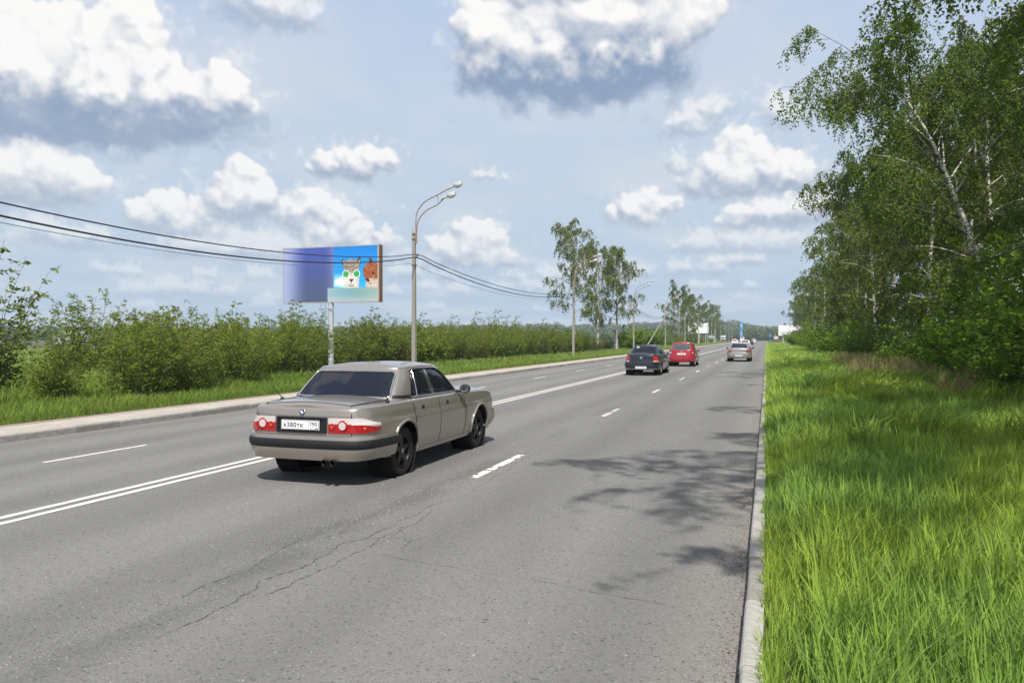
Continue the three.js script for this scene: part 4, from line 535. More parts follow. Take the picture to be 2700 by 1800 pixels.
  for (const sd of [-1, 1]) { const seam = []; for (let k = 0; k <= 14; k++) { const l = lerp(0.95, 0.13, k / 14), s = B.atL(l), p = B.pt(s, B.belt(s), -0.05); seam.push(V(sd * p.x * 0.87, B.belt(s) + 0.05 + table(S.crown, l) * (1 - 0.757) + 0.004, p.z)); } for (let k = 1; k <= 6; k++) { const p = B.pt(sd * B.atX(0.637), lerp(0.9, 0.61, k / 6), 0.004); seam.push(p); } put('boot_seal', new THREE.TubeGeometry(new THREE.CatmullRomCurve3(seam, false, 'centripetal'), 70, 0.0065, 5), rubber, car); }
  put('number_plate_panel', B.patch(-B.atX(0.335), B.atX(0.335), 0.635, 0.82, 0.008, 0.02, 20, 4), blackTrim, car);
  put('panel_frame', merged([B.patch(-B.atX(0.335), B.atX(0.335), 0.802, 0.82, 0.026, 0.03, 16, 2), B.patch(-B.atX(0.335), B.atX(0.335), 0.635, 0.652, 0.026, 0.03, 16, 2), B.patch(B.atX(0.31), B.atX(0.335), 0.652, 0.802, 0.026, 0.03, 2, 3), B.patch(-B.atX(0.335), -B.atX(0.31), 0.652, 0.802, 0.026, 0.03, 2, 3)]), blackTrim, car);
  put('boot_lid', B.deckPatch(0.13, 0.93, -0.86, 0.86, 0.006), P, car);
  put('boot_lid_face', B.patch(-B.atX(0.637), B.atX(0.637), 0.832, 0.868, 0.006, 0.012, 30, 4), P, car);
  put('boot_lip', B.patch(-B.atX(0.66), B.atX(0.66), 0.606, 0.628, 0.008, 0.02, 30, 2), P, car);
  put('bumper_strip', B.patch(-B.atL(0.84), B.atL(0.84), 0.452, 0.556, (u, v) => 0.058 + 0.014 * Math.sin(Math.PI * v), 0.03, 80, 6), blackTrim, car);
  const tex = plateTexture((c) => { c.textBaseline = 'middle'; c.textAlign = 'left'; c.font = 'bold 84px sans-serif'; c.fillText('х380тк', 24, 58, 332); c.fillRect(368, 6, 4, 100); c.font = 'bold 64px sans-serif'; c.fillText('790', 382, 44, 118); c.font = '24px sans-serif'; c.fillText('RUS', 390, 92, 54); c.fillStyle = '#fff'; c.fillRect(456, 80, 44, 8); c.fillStyle = '#2438a8'; c.fillRect(456, 87, 44, 8); c.fillStyle = '#c2202a'; c.fillRect(456, 94, 44, 8); });
  const face = B.pt(0, 0.727, 0.03); plate(car, 0.52, 0.727, face.z, -0.04, tex);
  const e = B.pt(0, 0.872, 0.005), em = new THREE.Group(); em.name = 'emblem'; em.position.set(0, 0.875, e.z + 0.006); em.rotation.x = -0.35; car.add(em); put('disc', new THREE.CylinderGeometry(0.036, 0.036, 0.008, 24).rotateX(Math.PI / 2), blackTrim, em); for (let k = 0; k < 4; k++) put('quadrant', new THREE.CircleGeometry(0.021, 8, k * Math.PI / 2, Math.PI / 2).translate(0, 0, 0.006), k % 2 ? std(0.8, 0.8, 0.8, 0.3) : std(0.05, 0.12, 0.35, 0.3), em); put('rim', new THREE.TorusGeometry(0.036, 0.003, 6, 28).translate(0, 0, 0.004), chrome, em);
  const script = []; for (let k = 0; k < 26; k++) { const x = lerp(-0.62, -0.45, k / 25); const p = B.pt(-B.atX(-x), 0.853 + 0.01 * Math.sin(k * 1.9) * (0.7 + 0.3 * Math.sin(k)), 0.009); script.push(p); } put('script_badge', new THREE.TubeGeometry(new THREE.CatmullRomCurve3(script), 90, 0.0028, 5), chrome, car);
  for (const dx of [0.32, 0.43]) put('exhaust', merged([new THREE.CylinderGeometry(0.036, 0.036, 0.2, 18, 1, true).rotateX(Math.PI / 2).translate(dx + 0.02, 0.3, zOf(0.08)), new THREE.TorusGeometry(0.036, 0.005, 6, 18).translate(dx + 0.02, 0.3, zOf(-0.02))]), new THREE.MeshStandardMaterial({ color: 0x3a3632, roughness: 0.4, metalness: 0.8, side: THREE.DoubleSide }), car);
}
// the other cars on the carriageway
const roundPlan = (w, L, f = 1) => [[0, 0.02], [w * 0.45, 0.035], [w * 0.72, 0.09], [w * 0.88, 0.22], [w * 0.95, 0.45], [w * 0.985, 0.9], [w, L * 0.4], [w, L * 0.6], [w * 0.985, L - 0.95], [w * 0.94, L - 0.5], [w * 0.82, L - 0.2], [w * 0.5, L - 0.04], [0, L]];
function sedan(o) {
  const w = o.w, L = o.L;
  return { L, n: o.n ?? 130, wheel: 0.305, tyre: 0.19, track: w * 2 - 0.27, axles: [o.rearAxle ?? 0.98, L - 0.88], arch: 0.36, plan: roundPlan(w, L), side: [[0.2, -0.09], [0.34, -0.03], [0.55, 0], [0.72, -0.005], [0.86, -0.045], [0.95, -0.08], [1.1, -0.13]], rear: [[0.2, -0.06], [0.35, 0], [0.62, 0.01], [0.68, -0.02], [0.9, -0.05], [1.05, -0.1]], front: [[0.2, -0.05], [0.5, 0], [0.8, -0.1]],
    belt: o.belt ?? [[0, 0.92], [0.2, 0.95], [0.9, 0.95], [L - 1.7, 0.92], [L - 0.8, 0.85], [L, 0.62]], crown: [[0, 0.03], [0.2, 0.05], [L - 1.2, 0.06], [L, 0.03]], sill: [[0, 0.3], [0.5, 0.26], [L, 0.22]], round: 0.06,
    glassLow: [[0, o.g0], [w * 0.68, o.g0 + 0.05], [w * 0.82, o.g0 + 0.16], [w * 0.865, o.g0 + 0.5], [w * 0.875, L * 0.46], [w * 0.86, L - 1.62], [w * 0.8, L - 1.42], [w * 0.62, L - 1.25], [0, L - 1.12]], glassTop: [[0, o.g1], [w * 0.52, o.g1 + 0.04], [w * 0.62, o.g1 + 0.12], [w * 0.66, o.g1 + 0.26], [w * 0.675, L * 0.47], [w * 0.66, L - 2.2], [w * 0.6, L - 2.1], [w * 0.48, L - 2.04], [0, L - 1.96]],
    glassY: [[0, o.beltY ?? 1.0], [L, o.beltY ?? 0.98]], roofY: [[0, o.H - 0.085], [L, o.H - 0.085]], dome: 0.05, rail: 0.9, pillars: { rear: 1, c: 3, b: 4, a: 5, front: 7 }, doors: [[1.25, L * 0.47], [L * 0.47 + 0.012, L - 1.35]], mirrorL: L - 1.75, mirrorY: 0.98, bumper: o.bumper ?? [0.26, 0.6], bumperTo: 0.6, bumperOut: o.out ?? 0.045, paint: o.paint, mirror: o.mirror ?? blackTrim, simple: o.simple, ...o.more };
}
function tailLights(car, B, o) { for (const sd of [-1, 1]) { const t = new THREE.Group(); t.name = 'tail_light'; car.add(t); const a = sd * B.atX(o.x0), b = sd * (B.atX(o.x0) + o.len); put('lens', B.patch(a, b, (s) => o.y0 + (o.slopeLow ?? 0) * smooth(Math.abs(a), Math.abs(b), Math.abs(s)), (s) => o.y1 - (o.slope ?? 0) * smooth(Math.abs(a), Math.abs(b), Math.abs(s)), 0.01, 0.03, 16, 6), redLens, t); if (o.clear) put('clear_lens', B.patch(a, b, o.clear[0], o.clear[1], 0.013, 0.03, 14, 3), clearLens, t); } }
{
  // dark saloon
  let c = makeCar('saloon_car', sedan({ w: 0.855, L: 4.5, H: 1.45, g0: 0.78, g1: 1.35, paint: metal(0.012, 0.019, 0.027, 0.3, 0.4), more: { rim: std(0.2, 0.2, 0.21, 0.4, { metalness: 0.7 }) } }), -5.62, -38.4, 'dark blue-green saloon with pale rear badge, left of the dashed line', 'cars on the road');
  tailLights(c.car, c.B, { x0: 0.54, len: 0.36, y0: 0.68, y1: 0.93, slope: 0.03, clear: [0.655, 0.69] }); plate(c.car, 0.52, 0.38, c.B.pt(0, 0.38, 0.06).z, 0, blankPlate);
  put('badge', new THREE.CylinderGeometry(0.06, 0.06, 0.012, 20).rotateX(Math.PI / 2).translate(0, 0.84, c.B.pt(0, 0.84, 0.005).z), chrome, c.car); put('window_sticker', new THREE.CircleGeometry(0.07, 14, 0, Math.PI).translate(...c.G.pt(-0.62, 0.8, 0.012).toArray()), std(0.75, 0.75, 0.72, 0.6), c.car); put('bumper_trim', c.B.patch(-0.75, 0.75, 0.29, 0.33, 0.05, 0.02, 20, 2), std(0.3, 0.3, 0.31, 0.4, { metalness: 0.6 }), c.car);
  // red hatchback
  const redPaint = phys(0.34, 0.013, 0.022, 0.3, { metalness: 0.25, clearcoat: 1, clearcoatRoughness: 0.05 });
  c = makeCar('hatchback_car', sedan({ w: 0.83, L: 3.72, H: 1.54, g0: 0.12, g1: 0.44, rearAxle: 0.62, beltY: 0.99, paint: redPaint, mirror: redPaint, belt: [[0, 0.98], [0.3, 1.0], [1.2, 0.98], [2.2, 0.96], [2.9, 0.9], [3.72, 0.62]], bumper: [0.27, 0.62], out: 0.05, more: { glass: phys(0.05, 0.075, 0.07, 0.06, { clearcoat: 1 }), rear: [[0.2, -0.06], [0.35, 0], [0.62, 0.01], [0.7, -0.01], [1.0, -0.09], [1.1, -0.14]] } }), -5.07, -50.6, 'small red hatchback with round rear, ahead of the dark saloon', 'cars on the road');
  tailLights(c.car, c.B, { x0: 0.6, len: 0.22, y0: 0.72, y1: 1.0, slope: 0.03 }); for (const sd of [-1, 1]) { const p = c.B.pt(sd * c.B.atX(0.66), 0.84, 0.012); put('clear_lens', new THREE.SphereGeometry(0.05, 12, 10).translate(p.x, p.y, p.z - 0.02), clearLens, c.car); } plate(c.car, 0.52, 0.78, c.B.pt(0, 0.78, 0.012).z, -0.12, blankPlate);
  put('badge', new THREE.TorusGeometry(0.05, 0.014, 6, 18).translate(0, 0.96, c.B.pt(0, 0.96, 0.01).z), chrome, c.car); put('rear_wiper', bar(V(0, 1.04, c.zOf(0.14)), V(-0.25, 1.12, c.zOf(0.2)), 0.01, 0.008, 6), blackTrim, c.car);
  // silver saloon
  c = makeCar('saloon_car', sedan({ w: 0.905, L: 4.84, H: 1.46, g0: 0.62, g1: 1.4, paint: metal(0.32, 0.31, 0.295, 0.34, 0.6) }), -2.02, -62.6, 'silver-grey saloon with wide red tail lamps in the right lane', 'cars on the road');
  tailLights(c.car, c.B, { x0: 0.5, len: 0.46, y0: 0.7, y1: 0.85, slope: 0.0, slopeLow: -0.01 }); plate(c.car, 0.52, 0.44, c.B.pt(0, 0.44, 0.06).z, 0, blankPlate); put('bumper_trim', c.B.patch(-0.7, 0.7, 0.27, 0.33, 0.05, 0.02, 20, 2), blackTrim, c.car); put('trim_strip', c.B.patch(-0.62, 0.62, 0.3, 0.325, 0.058, 0.01, 20, 1), chrome, c.car);
  // far cars
  const white = phys(0.72, 0.72, 0.71, 0.3, { clearcoat: 1 }), dark = metal(0.03, 0.032, 0.036, 0.3);
  c = makeCar('saloon_car', sedan({ w: 0.9, L: 4.6, H: 1.47, g0: 0.7, g1: 1.4, paint: white, simple: true, n: 70 }), -3.75, -146, 'white saloon just beyond the silver saloon', 'cars on the road'); tailLights(c.car, c.B, { x0: 0.5, len: 0.4, y0: 0.72, y1: 0.9 }); plate(c.car, 0.52, 0.5, c.B.pt(0, 0.5, 0.06).z, 0, blankPlate);
  c = makeCar('saloon_car', sedan({ w: 0.88, L: 4.4, H: 1.45, g0: 0.7, g1: 1.4, paint: dark, simple: true, n: 70 }), -4.3, -212, 'small dark distant saloon right of the white one', 'cars on the road'); tailLights(c.car, c.B, { x0: 0.5, len: 0.4, y0: 0.72, y1: 0.9 }); plate(c.car, 0.52, 0.5, c.B.pt(0, 0.5, 0.06).z, 0, blankPlate);
  c = makeCar('hatchback_car', sedan({ w: 0.92, L: 4.4, H: 1.66, g0: 0.2, g1: 0.6, beltY: 1.05, paint: white, simple: true, n: 70 }), -5.3, -333, 'farthest white car at the crest of the road', 'cars on the road'); tailLights(c.car, c.B, { x0: 0.6, len: 0.25, y0: 0.8, y1: 1.0 });
  c = makeCar('taxi', sedan({ w: 0.9, L: 4.5, H: 1.47, g0: 0.7, g1: 1.4, paint: white, simple: true, n: 70 }), -8.5, -222, 'white oncoming car with orange roof sign in the left carriageway', 'cars on the road', Math.PI);
  put('roof_sign', merged([box(0.62, 0.16, 0.2, 0, 1.58, 0), box(0.5, 0.04, 0.16, 0, 1.48, 0)]), std(0.8, 0.36, 0.05, 0.5), c.car); put('grille', c.B.patch(c.B.len - 0.42, c.B.len, 0.42, 0.6, 0.05, 0.02, 8, 3), blackTrim, c.car); put('grille', c.B.patch(-c.B.len, -c.B.len + 0.42, 0.42, 0.6, 0.05, 0.02, 8, 3), blackTrim, c.car);
}
// ---------------------------------------------------------------- lamp posts, cables, billboards, signs
const concrete = std(0.36, 0.345, 0.31, 0.95, { map: dataTexture(256, (x, y) => { const v = 200 + 110 * (fbm(x / 10, y / 30, 4) - 0.5); return [v, v * 0.99, v * 0.96]; }) }), rust = std(0.24, 0.15, 0.12, 0.8), galv = std(0.42, 0.43, 0.44, 0.45, { metalness: 0.7 }), lampGlass = phys(0.72, 0.74, 0.75, 0.18, { clearcoat: 0.6 });
const PX = -16.1, PZ = (k) => -(33.6 + 32.05 * k);
{
  const proto = base('street_lamp', 0, 0, 0); const H = 6.75;
  const shaft = new THREE.CylinderGeometry(0.095, 0.14, H + 0.3, 4, 1).rotateY(Math.PI / 4).translate(0, H / 2 - 0.15, 0); put('pole', merged([shaft.toNonIndexed()]), concrete, proto).geometry.computeVertexNormals();
  put('pole_bands', merged([0.05, 0.3, 1.55].map((d) => box(0.2, 0.05, 0.2, 0.012, H - d, 0))), rust, proto); put('pole_pin', bar(V(-0.06, H - 0.05, 0), V(-0.07, H + 0.28, 0), 0.012), rust, proto);
  for (const [dy, len, zz] of [[0, 2.35, 0.05], [-0.42, 1.98, -0.05]]) {
    const c = new THREE.CatmullRomCurve3([V(0.12, H - 0.5, zz), V(0.12, H + 0.5 + dy, zz), V(0.2, H + 1.0 + dy, zz), V(0.6, H + 1.45 + dy, zz), V(1.2, H + 1.72 + dy, zz), V(len - 0.45, H + 2.02 + dy * 1.05, zz)]);
    const arm = put('lamp_arm', new THREE.TubeGeometry(c, 28, 0.03, 8), std(0.3, 0.22, 0.19, 0.7), proto), e = c.getPoint(1), h = new THREE.Group(); h.name = 'lamp_head'; h.position.copy(e); h.rotation.z = 0.3; proto.add(h);
    put('housing', merged([box(0.34, 0.09, 0.15, 0.05, 0.03, 0), new THREE.SphereGeometry(0.2, 16, 8, 0, 6.29, 0, 1.5).scale(1.3, 0.5, 0.75).translate(0.42, 0.03, 0)]), std(0.5, 0.5, 0.5, 0.5), h); put('lamp_bowl', new THREE.SphereGeometry(0.19, 16, 8, 0, 6.29, 1.57, 1.57).scale(1.25, 0.85, 0.75).translate(0.42, 0.025, 0), lampGlass, h);
  }
  put('arm_link', bar(V(1.25, H + 1.3, -0.05), V(1.25, H + 1.72, 0.05), 0.012), rust, proto);
  const hook = put('cable_hook', merged([new THREE.TorusGeometry(0.07, 0.014, 6, 14).rotateX(1.2).translate(0.15, H - 1.02, 0), box(0.1, 0.1, 0.1, 0.14, H - 1.12, 0)]), galv, proto);
  const say = ['nearest concrete lamp post with double curved arm, right of the alpaca billboard', 'second lamp post from the viewer, in front of the gappy birch', 'third lamp post from the viewer, just right of the white birch trunks', 'fourth lamp post from the viewer, propped by a slanting brace pole', 'fifth lamp post from the viewer, above the red hatchback'];
  const th = ['sixth', 'seventh', 'eighth', 'ninth', 'tenth', 'eleventh', 'twelfth'];
  proto.position.set(PX, 0.06, PZ(0)); proto.userData = {}; tag(proto, say[0], 'lamp post', 'lamp posts along the left pavement');
  for (let k = 1; k < 12; k++) { const c = copyOf(proto, PX, 0.06, PZ(k), 0); c.userData.label = say[k] ?? th[k - 5] + ' lamp post from the viewer in the receding left row'; }
  const off = copyOf(proto, PX, 0.06, PZ(-1), 0); off.userData.label = 'lamp post beside the viewer that carries the cables past the left edge';
  const brace = put('brace_pole', bar(V(PX + 0.1 - 3.3, -0.1, PZ(3) + 1.5), V(PX - 0.05, 5.4, PZ(3)), 0.13, 0.1, 6), concrete); tag(brace, 'slanting concrete brace pole leaning on the fourth lamp post', 'pole');
  const cable = (name, label, y, sag, r, dx, dz, m) => { const pts = []; for (let k = -1; k < 10; k++) for (let i = 0; i < 16; i++) { const t = i / 16; pts.push(V(PX + dx, y - 4 * sag * (k < 0 ? 1.32 : 0.9) * t * (1 - t), lerp(PZ(k), PZ(k + 1), t) + dz)); } pts.push(V(PX + dx, y, PZ(10))); tag(put(name, new THREE.TubeGeometry(new THREE.CatmullRomCurve3(pts), 420, r, 6), m), label, 'cable', 'overhead cables along the lamp posts'); };
  const black = std(0.02, 0.02, 0.03, 0.6);
  cable('overhead_cable', 'upper black overhead cable strung between the lamp posts', 5.76, 0.88, 0.019, 0.2, 0, black); cable('overhead_cable', 'lower thick black overhead cable strung between the lamp posts', 5.62, 1.0, 0.025, 0.16, 0, black); cable('overhead_cable', 'thin grey lowest overhead cable strung between the lamp posts', 5.32, 0.82, 0.01, -0.16, 0, std(0.2, 0.22, 0.26, 0.6));
}
function billboard(name, x, z, w, h, low, map, label, legs, edge, category = 'billboard') {
  const g = base(name, x, 0.05, z); tag(g, label, category, 'roadside billboards');
  put('panel', box(w - 0.1, h - 0.1, 0.22, 0, low + h / 2, -0.12), std(0.4, 0.4, 0.4, 0.8), g); put('poster', new THREE.PlaneGeometry(w - 0.14, h - 0.14).translate(0, low + h / 2, 0.004), std(1, 1, 1, 0.7, { map }), g);
  for (const [bw, bh, bx, by] of [[w, 0.05, 0, low + 0.035], [w, 0.05, 0, low + h - 0.035], [0.06, h - 0.14, -w / 2 + 0.03, low + h / 2], [0.09, h - 0.14, w / 2 - 0.045, low + h / 2]]) put('frame_bar', box(bw, bh, 0.24, bx, by, -0.115), edge, g);
  for (const lx of legs) put('post', new THREE.CylinderGeometry(0.15, 0.17, low + 0.4, 18).translate(lx, low / 2 - 0.2, -0.14), galvLight, g);
  return g;
}
const galvLight = std(0.5, 0.53, 0.56, 0.55, { metalness: 0.2 });
{
  // print: blue summer sky, two alpacas, a soft blue-violet field at the left and a soft grey-teal band below right
  const print = canvasTexture(1240, 640, (c, w, h) => {
    const sk = c.createLinearGradient(0, 0, 0, h); sk.addColorStop(0, '#0f7fd8'); sk.addColorStop(0.6, '#25a5ea'); sk.addColorStop(1, '#59c3f2'); c.fillStyle = sk; c.fillRect(0, 0, w, h);
    const r = rng(21); for (let i = 0; i < 60; i++) { c.fillStyle = `rgba(255,255,255,${0.05 + 0.1 * r()})`; c.beginPath(); c.arc(690 + r() * 130, 350 + r() * 110, 20 + r() * 36, 0, 7); c.fill(); }
    const fur = (x, y, rx, ry, cols, n, len) => { for (let i = 0; i < n; i++) { const a = r() * 6.283, q = Math.sqrt(r()), px = x + Math.cos(a) * rx * q, py = y + Math.sin(a) * ry * q; c.strokeStyle = cols[Math.floor(r() * cols.length)]; c.globalAlpha = 0.75; c.lineWidth = 2 + r() * 4; c.beginPath(); c.arc(px, py, len * (0.4 + r()), r() * 6, r() * 6 + 2); c.stroke(); } c.globalAlpha = 1; };
    const blob = (x, y, rx, ry, f) => { c.fillStyle = f; c.beginPath(); c.ellipse(x, y, rx, ry, 0, 0, 7); c.fill(); };
    // grey alpaca
    blob(905, 520, 92, 200, '#cfc8c2'); blob(905, 330, 84, 140, '#ddd8d2');
    for (const s of [-1, 1]) { c.fillStyle = '#4d4a48'; c.beginPath(); c.moveTo(905 + s * 75, 255); c.quadraticCurveTo(905 + s * 150, 190, 905 + s * (s < 0 ? 125 : 100), s < 0 ? 140 : 105); c.quadraticCurveTo(905 + s * 70, 160, 905 + s * 45, 230); c.fill(); c.fillStyle = '#b8a79c'; c.beginPath(); c.moveTo(905 + s * 78, 235); c.quadraticCurveTo(905 + s * 120, 195, 905 + s * 108, 155); c.quadraticCurveTo(905 + s * 80, 180, 905 + s * 62, 225); c.fill(); }
    fur(905, 400, 95, 220, ['#e9e4de', '#cfc6bf', '#b9aea6', '#f4f0ea'], 1100, 9); fur(900, 225, 92, 70, ['#a7968a', '#8d7d72', '#c2b3a6', '#6f625a'], 900, 13);
    for (const s of [-1, 1]) { blob(900 + s * 68, 320, 46, 46, '#f1f3f0'); blob(900 + s * 68, 320, 38, 38, '#3fa457'); }
    blob(902, 420, 62, 74, '#e3ddd7'); fur(902, 440, 60, 66, ['#f4f1ec', '#cfc9c4', '#aaa5a2'], 300, 6); c.fillStyle = '#3a3837'; c.beginPath(); c.moveTo(872, 380); c.lineTo(932, 380); c.quadraticCurveTo(916, 412, 902, 414); c.quadraticCurveTo(888, 412, 872, 380); c.fill(); c.strokeStyle = '#3c3a39'; c.lineWidth = 7; c.beginPath(); c.moveTo(902, 412); c.lineTo(902, 436); c.moveTo(862, 448); c.quadraticCurveTo(902, 480, 942, 448); c.stroke();
    // brown alpaca
    blob(1165, 330, 96, 110, '#a8572c'); blob(1180, 500, 80, 160, '#cdbcae'); c.fillStyle = '#5b3323'; c.beginPath(); c.moveTo(1140, 225); c.quadraticCurveTo(1118, 150, 1136, 130); c.quadraticCurveTo(1180, 170, 1196, 225); c.fill();
    fur(1160, 300, 104, 104, ['#8b4220', '#b2612f', '#6b3219', '#c97b43'], 1300, 11); fur(1170, 440, 84, 60, ['#e6ddd2', '#cbb9a8', '#b79f8b'], 500, 8); blob(1186, 312, 18, 20, '#15110f'); blob(1192, 306, 5, 5, '#f2efe9'); c.fillStyle = '#2d2724'; c.beginPath(); c.ellipse(1112, 395, 26, 16, 0.6, 0, 7); c.fill(); c.strokeStyle = '#2f2926'; c.lineWidth = 6; c.beginPath(); c.moveTo(1110, 412); c.quadraticCurveTo(1124, 440, 1160, 430); c.stroke();
    // left field
    const a = document.createElement('canvas'); a.width = 64; a.height = 64; const q = a.getContext('2d'), im = q.createImageData(64, 64); for (let y = 0; y < 64; y++) for (let x = 0; x < 64; x++) { const u = x / 63, v = y / 63, d = smooth(0, 0.5, u) * smooth(1.25, 0.8, u), o = (y * 64 + x) * 4, e = [lerp(158, lerp(66, 76, v), d), lerp(168, lerp(86, 88, v), d), lerp(208, lerp(170, 118, v), d)]; im.data[o] = e[0]; im.data[o + 1] = e[1]; im.data[o + 2] = e[2]; im.data[o + 3] = 255; } q.putImageData(im, 0, 0); c.drawImage(a, 0, 0, 64, 64, 0, 0, 672, h);
    for (let y = 0; y < 64; y++) for (let x = 0; x < 64; x++) { const u = x / 63, v = y / 63, d = smooth(1, 0.1, Math.hypot(u - 0.55, v - 0.3) * 1.1), o = (y * 64 + x) * 4, e = [lerp(176, lerp(112, 136, u), d), lerp(186, 166, d), lerp(190, lerp(186, 156, u), d)]; im.data[o] = e[0]; im.data[o + 1] = e[1]; im.data[o + 2] = e[2]; } q.putImageData(im, 0, 0); c.drawImage(a, 0, 0, 64, 64, 592, 480, 648, 160);
  });
  const g = billboard('billboard', -23.75, -38.5, 6.3, 3.25, 3.72, print, 'large alpaca billboard on single pale post above the thicket', [0], std(0.42, 0.4, 0.4, 0.7));
  put('side_board', box(0.06, 3.2, 0.34, 3.18, 3.72 + 1.62, -0.14), std(0.2, 0.11, 0.065, 0.85), g);
  put('service_ladder', merged([[-0.55, 0], [-0.25, 0]].map(([x]) => bar(V(x, 3.36, 0.05), V(x, 3.76, 0.05), 0.015)).concat([bar(V(-0.58, 3.38, 0.05), V(0.2, 3.38, 0.05), 0.018)])), galv, g);
  const white = canvasTexture(256, 128, (c, w, h) => { const r = rng(2); c.fillStyle = '#f1f1f1'; c.fillRect(0, 0, w, h); for (let i = 0; i < 60; i++) { c.fillStyle = `rgba(225,226,230,${0.2 * r()})`; c.fillRect(r() * w, r() * h, 60, 3 + r() * 14); } });
  const dim = std(0.3, 0.3, 0.3, 0.7);
  const f = billboard('billboard', -20, -241, 6.2, 3.15, 3.25, white, 'blank white distant billboard in front of the left birches', [0.2], dim); put('brace', merged([bar(V(1.6, 0, -1.4), V(1.6, 3.3, -0.14), 0.07), bar(V(2.2, 0, -0.14), V(2.2, 3.3, -0.14), 0.09), bar(V(-1.4, 0, -1.2), V(-1.0, 3.3, -0.14), 0.07)]), galvLight, f);
  const text = canvasTexture(512, 256, (c, w, h) => { c.fillStyle = '#efedf0'; c.fillRect(0, 0, w, h); const r = rng(6); [[14, 90, 420, '#8d8392'], [48, 40, 440, '#7f7386'], [92, 40, 300, '#a99db0'], [130, 46, 330, '#9a86a2'], [160, 46, 390, '#8f7f9a'], [190, 46, 330, '#9a86a2'], [220, 46, 380, '#8f7f9a']].forEach(([y, x, len, col]) => { for (let k = x; k < x + len; k += 9) { c.fillStyle = col; c.globalAlpha = 0.4 + 0.6 * r(); c.fillRect(k, y, 6, 11); } }); c.globalAlpha = 1; });
  billboard('billboard', 6.2, -234, 6.4, 3.1, 2.45, text, 'white billboard with rows of violet writing before the right birch row', [-1.9, 2.0], dim);
}
{
  // far road signs and the blue column
  const signBack = (x, z, w, h, low, label, m) => { const g = base('road_sign', x, 0.05, z); tag(g, label, 'sign', 'distant road signs'); put('sign_board', box(w, h, 0.05, 0, low + h / 2, 0), m, g); for (const s of [-1, 1]) put('post', bar(V(s * w * 0.36, -0.1, -0.06), V(s * w * 0.36, low + h, -0.06), 0.05), galvLight, g); return g; };
  signBack(-17.2, -257, 1.9, 1.05, 1.65, 'grey blank sign board on two posts under the lamp posts', std(0.34, 0.37, 0.36, 0.6)); const s2 = signBack(-16.4, -311, 2.1, 0.62, 2.2, 'white sign board on two posts, farther along the left row', std(0.72, 0.72, 0.7, 0.6)); put('lower_board', box(2.1, 0.42, 0.05, 0, 1.55, 0), std(0.6, 0.6, 0.6, 0.6), s2);
  const st = base('blue_column', -14.6, 0, -476); tag(st, 'tall light blue column with white foot at the end of the road', 'column');
  const blue = std(0.12, 0.36, 0.62, 0.5), deep = std(0.03, 0.1, 0.4, 0.5);
  put('foot', merged([new THREE.CylinderGeometry(0.85, 1.35, 2.0, 4, 1).rotateY(Math.PI / 4).translate(0, 1.0, 0)]), std(0.62, 0.62, 0.62, 0.8), st); put('shaft', box(1.35, 7.6, 1.35, 0, 5.6, 0), blue, st); put('head', merged([new THREE.CylinderGeometry(1.25, 1.15, 1.6, 4).rotateY(Math.PI / 4).translate(0, 8.0, 0), new THREE.CylinderGeometry(0.8, 1.2, 1.5, 4).rotateY(Math.PI / 4).translate(0, 9.6, 0), box(0.95, 1.1, 0.95, 0, 10.6, 0)]), blue, st); put('emblem_panel', box(0.8, 0.5, 0.06, 0, 6.95, 0.7), deep, st); put('emblem_panel', box(0.9, 0.25, 0.06, 0, 6.1, 0.7), deep, st);
  const rs = base('warning_sign', -12.9, 0.05, -462); tag(rs, 'red and white striped post sign beside the blue column', 'sign'); put('post', bar(V(0, 0, 0), V(0, 3, 0), 0.06), galvLight, rs); for (let k = 0; k < 5; k++) put('stripe', box(0.85, 0.48, 0.06, 0, 0.75 + k * 0.5, 0.06), k % 2 ? std(0.75, 0.75, 0.75, 0.6) : std(0.5, 0.03, 0.04, 0.6), rs); put('round_sign', new THREE.CylinderGeometry(0.55, 0.55, 0.05, 24).rotateX(Math.PI / 2).translate(-1.1, 2.9, 0.06), std(0.55, 0.06, 0.07, 0.6), rs); put('cross_bar', bar(V(-1.1, 2.9, 0), V(0, 2.9, 0), 0.04), galvLight, rs);
  const bs = base('direction_sign', 1.4, 0.05, -421); tag(bs, 'small blue road sign at the far end of the right verge', 'sign'); put('post', bar(V(0, 0, 0), V(0, 2.6, 0), 0.05), galvLight, bs); put('sign_board', box(1.2, 1.0, 0.05, 0, 3.1, 0.05), std(0.04, 0.22, 0.6, 0.5), bs);
  const tr = base('parked_truck', 4.4, 0.09, -428); tag(tr, 'small parked white and orange truck at the far right', 'truck'); put('cab', merged([box(2.0, 1.5, 1.7, 0, 1.5, -1.9), box(1.9, 0.6, 1.2, 0, 2.4, -1.8)]), std(0.6, 0.6, 0.6, 0.5), tr); put('cargo_box', box(2.1, 1.7, 3.4, 0, 1.75, 0.8), std(0.62, 0.58, 0.54, 0.6), tr); put('tailgate', box(1.9, 0.6, 0.05, 0, 1.2, 2.53), std(0.5, 0.14, 0.08, 0.6), tr); put('loading_crane', merged([bar(V(-0.5, 2.6, -0.9), V(-0.6, 3.9, -0.6), 0.16), bar(V(-0.6, 3.9, -0.6), V(-0.2, 3.3, 1.4), 0.12)]), std(0.6, 0.3, 0.05, 0.6), tr); for (const z of [-1.9, 1.5]) for (const s of [-1, 1]) { const w = put('wheel', tyreGeo(0.45, 0.28), rubber, tr); w.position.set(s * 0.9, 0.45, z); }
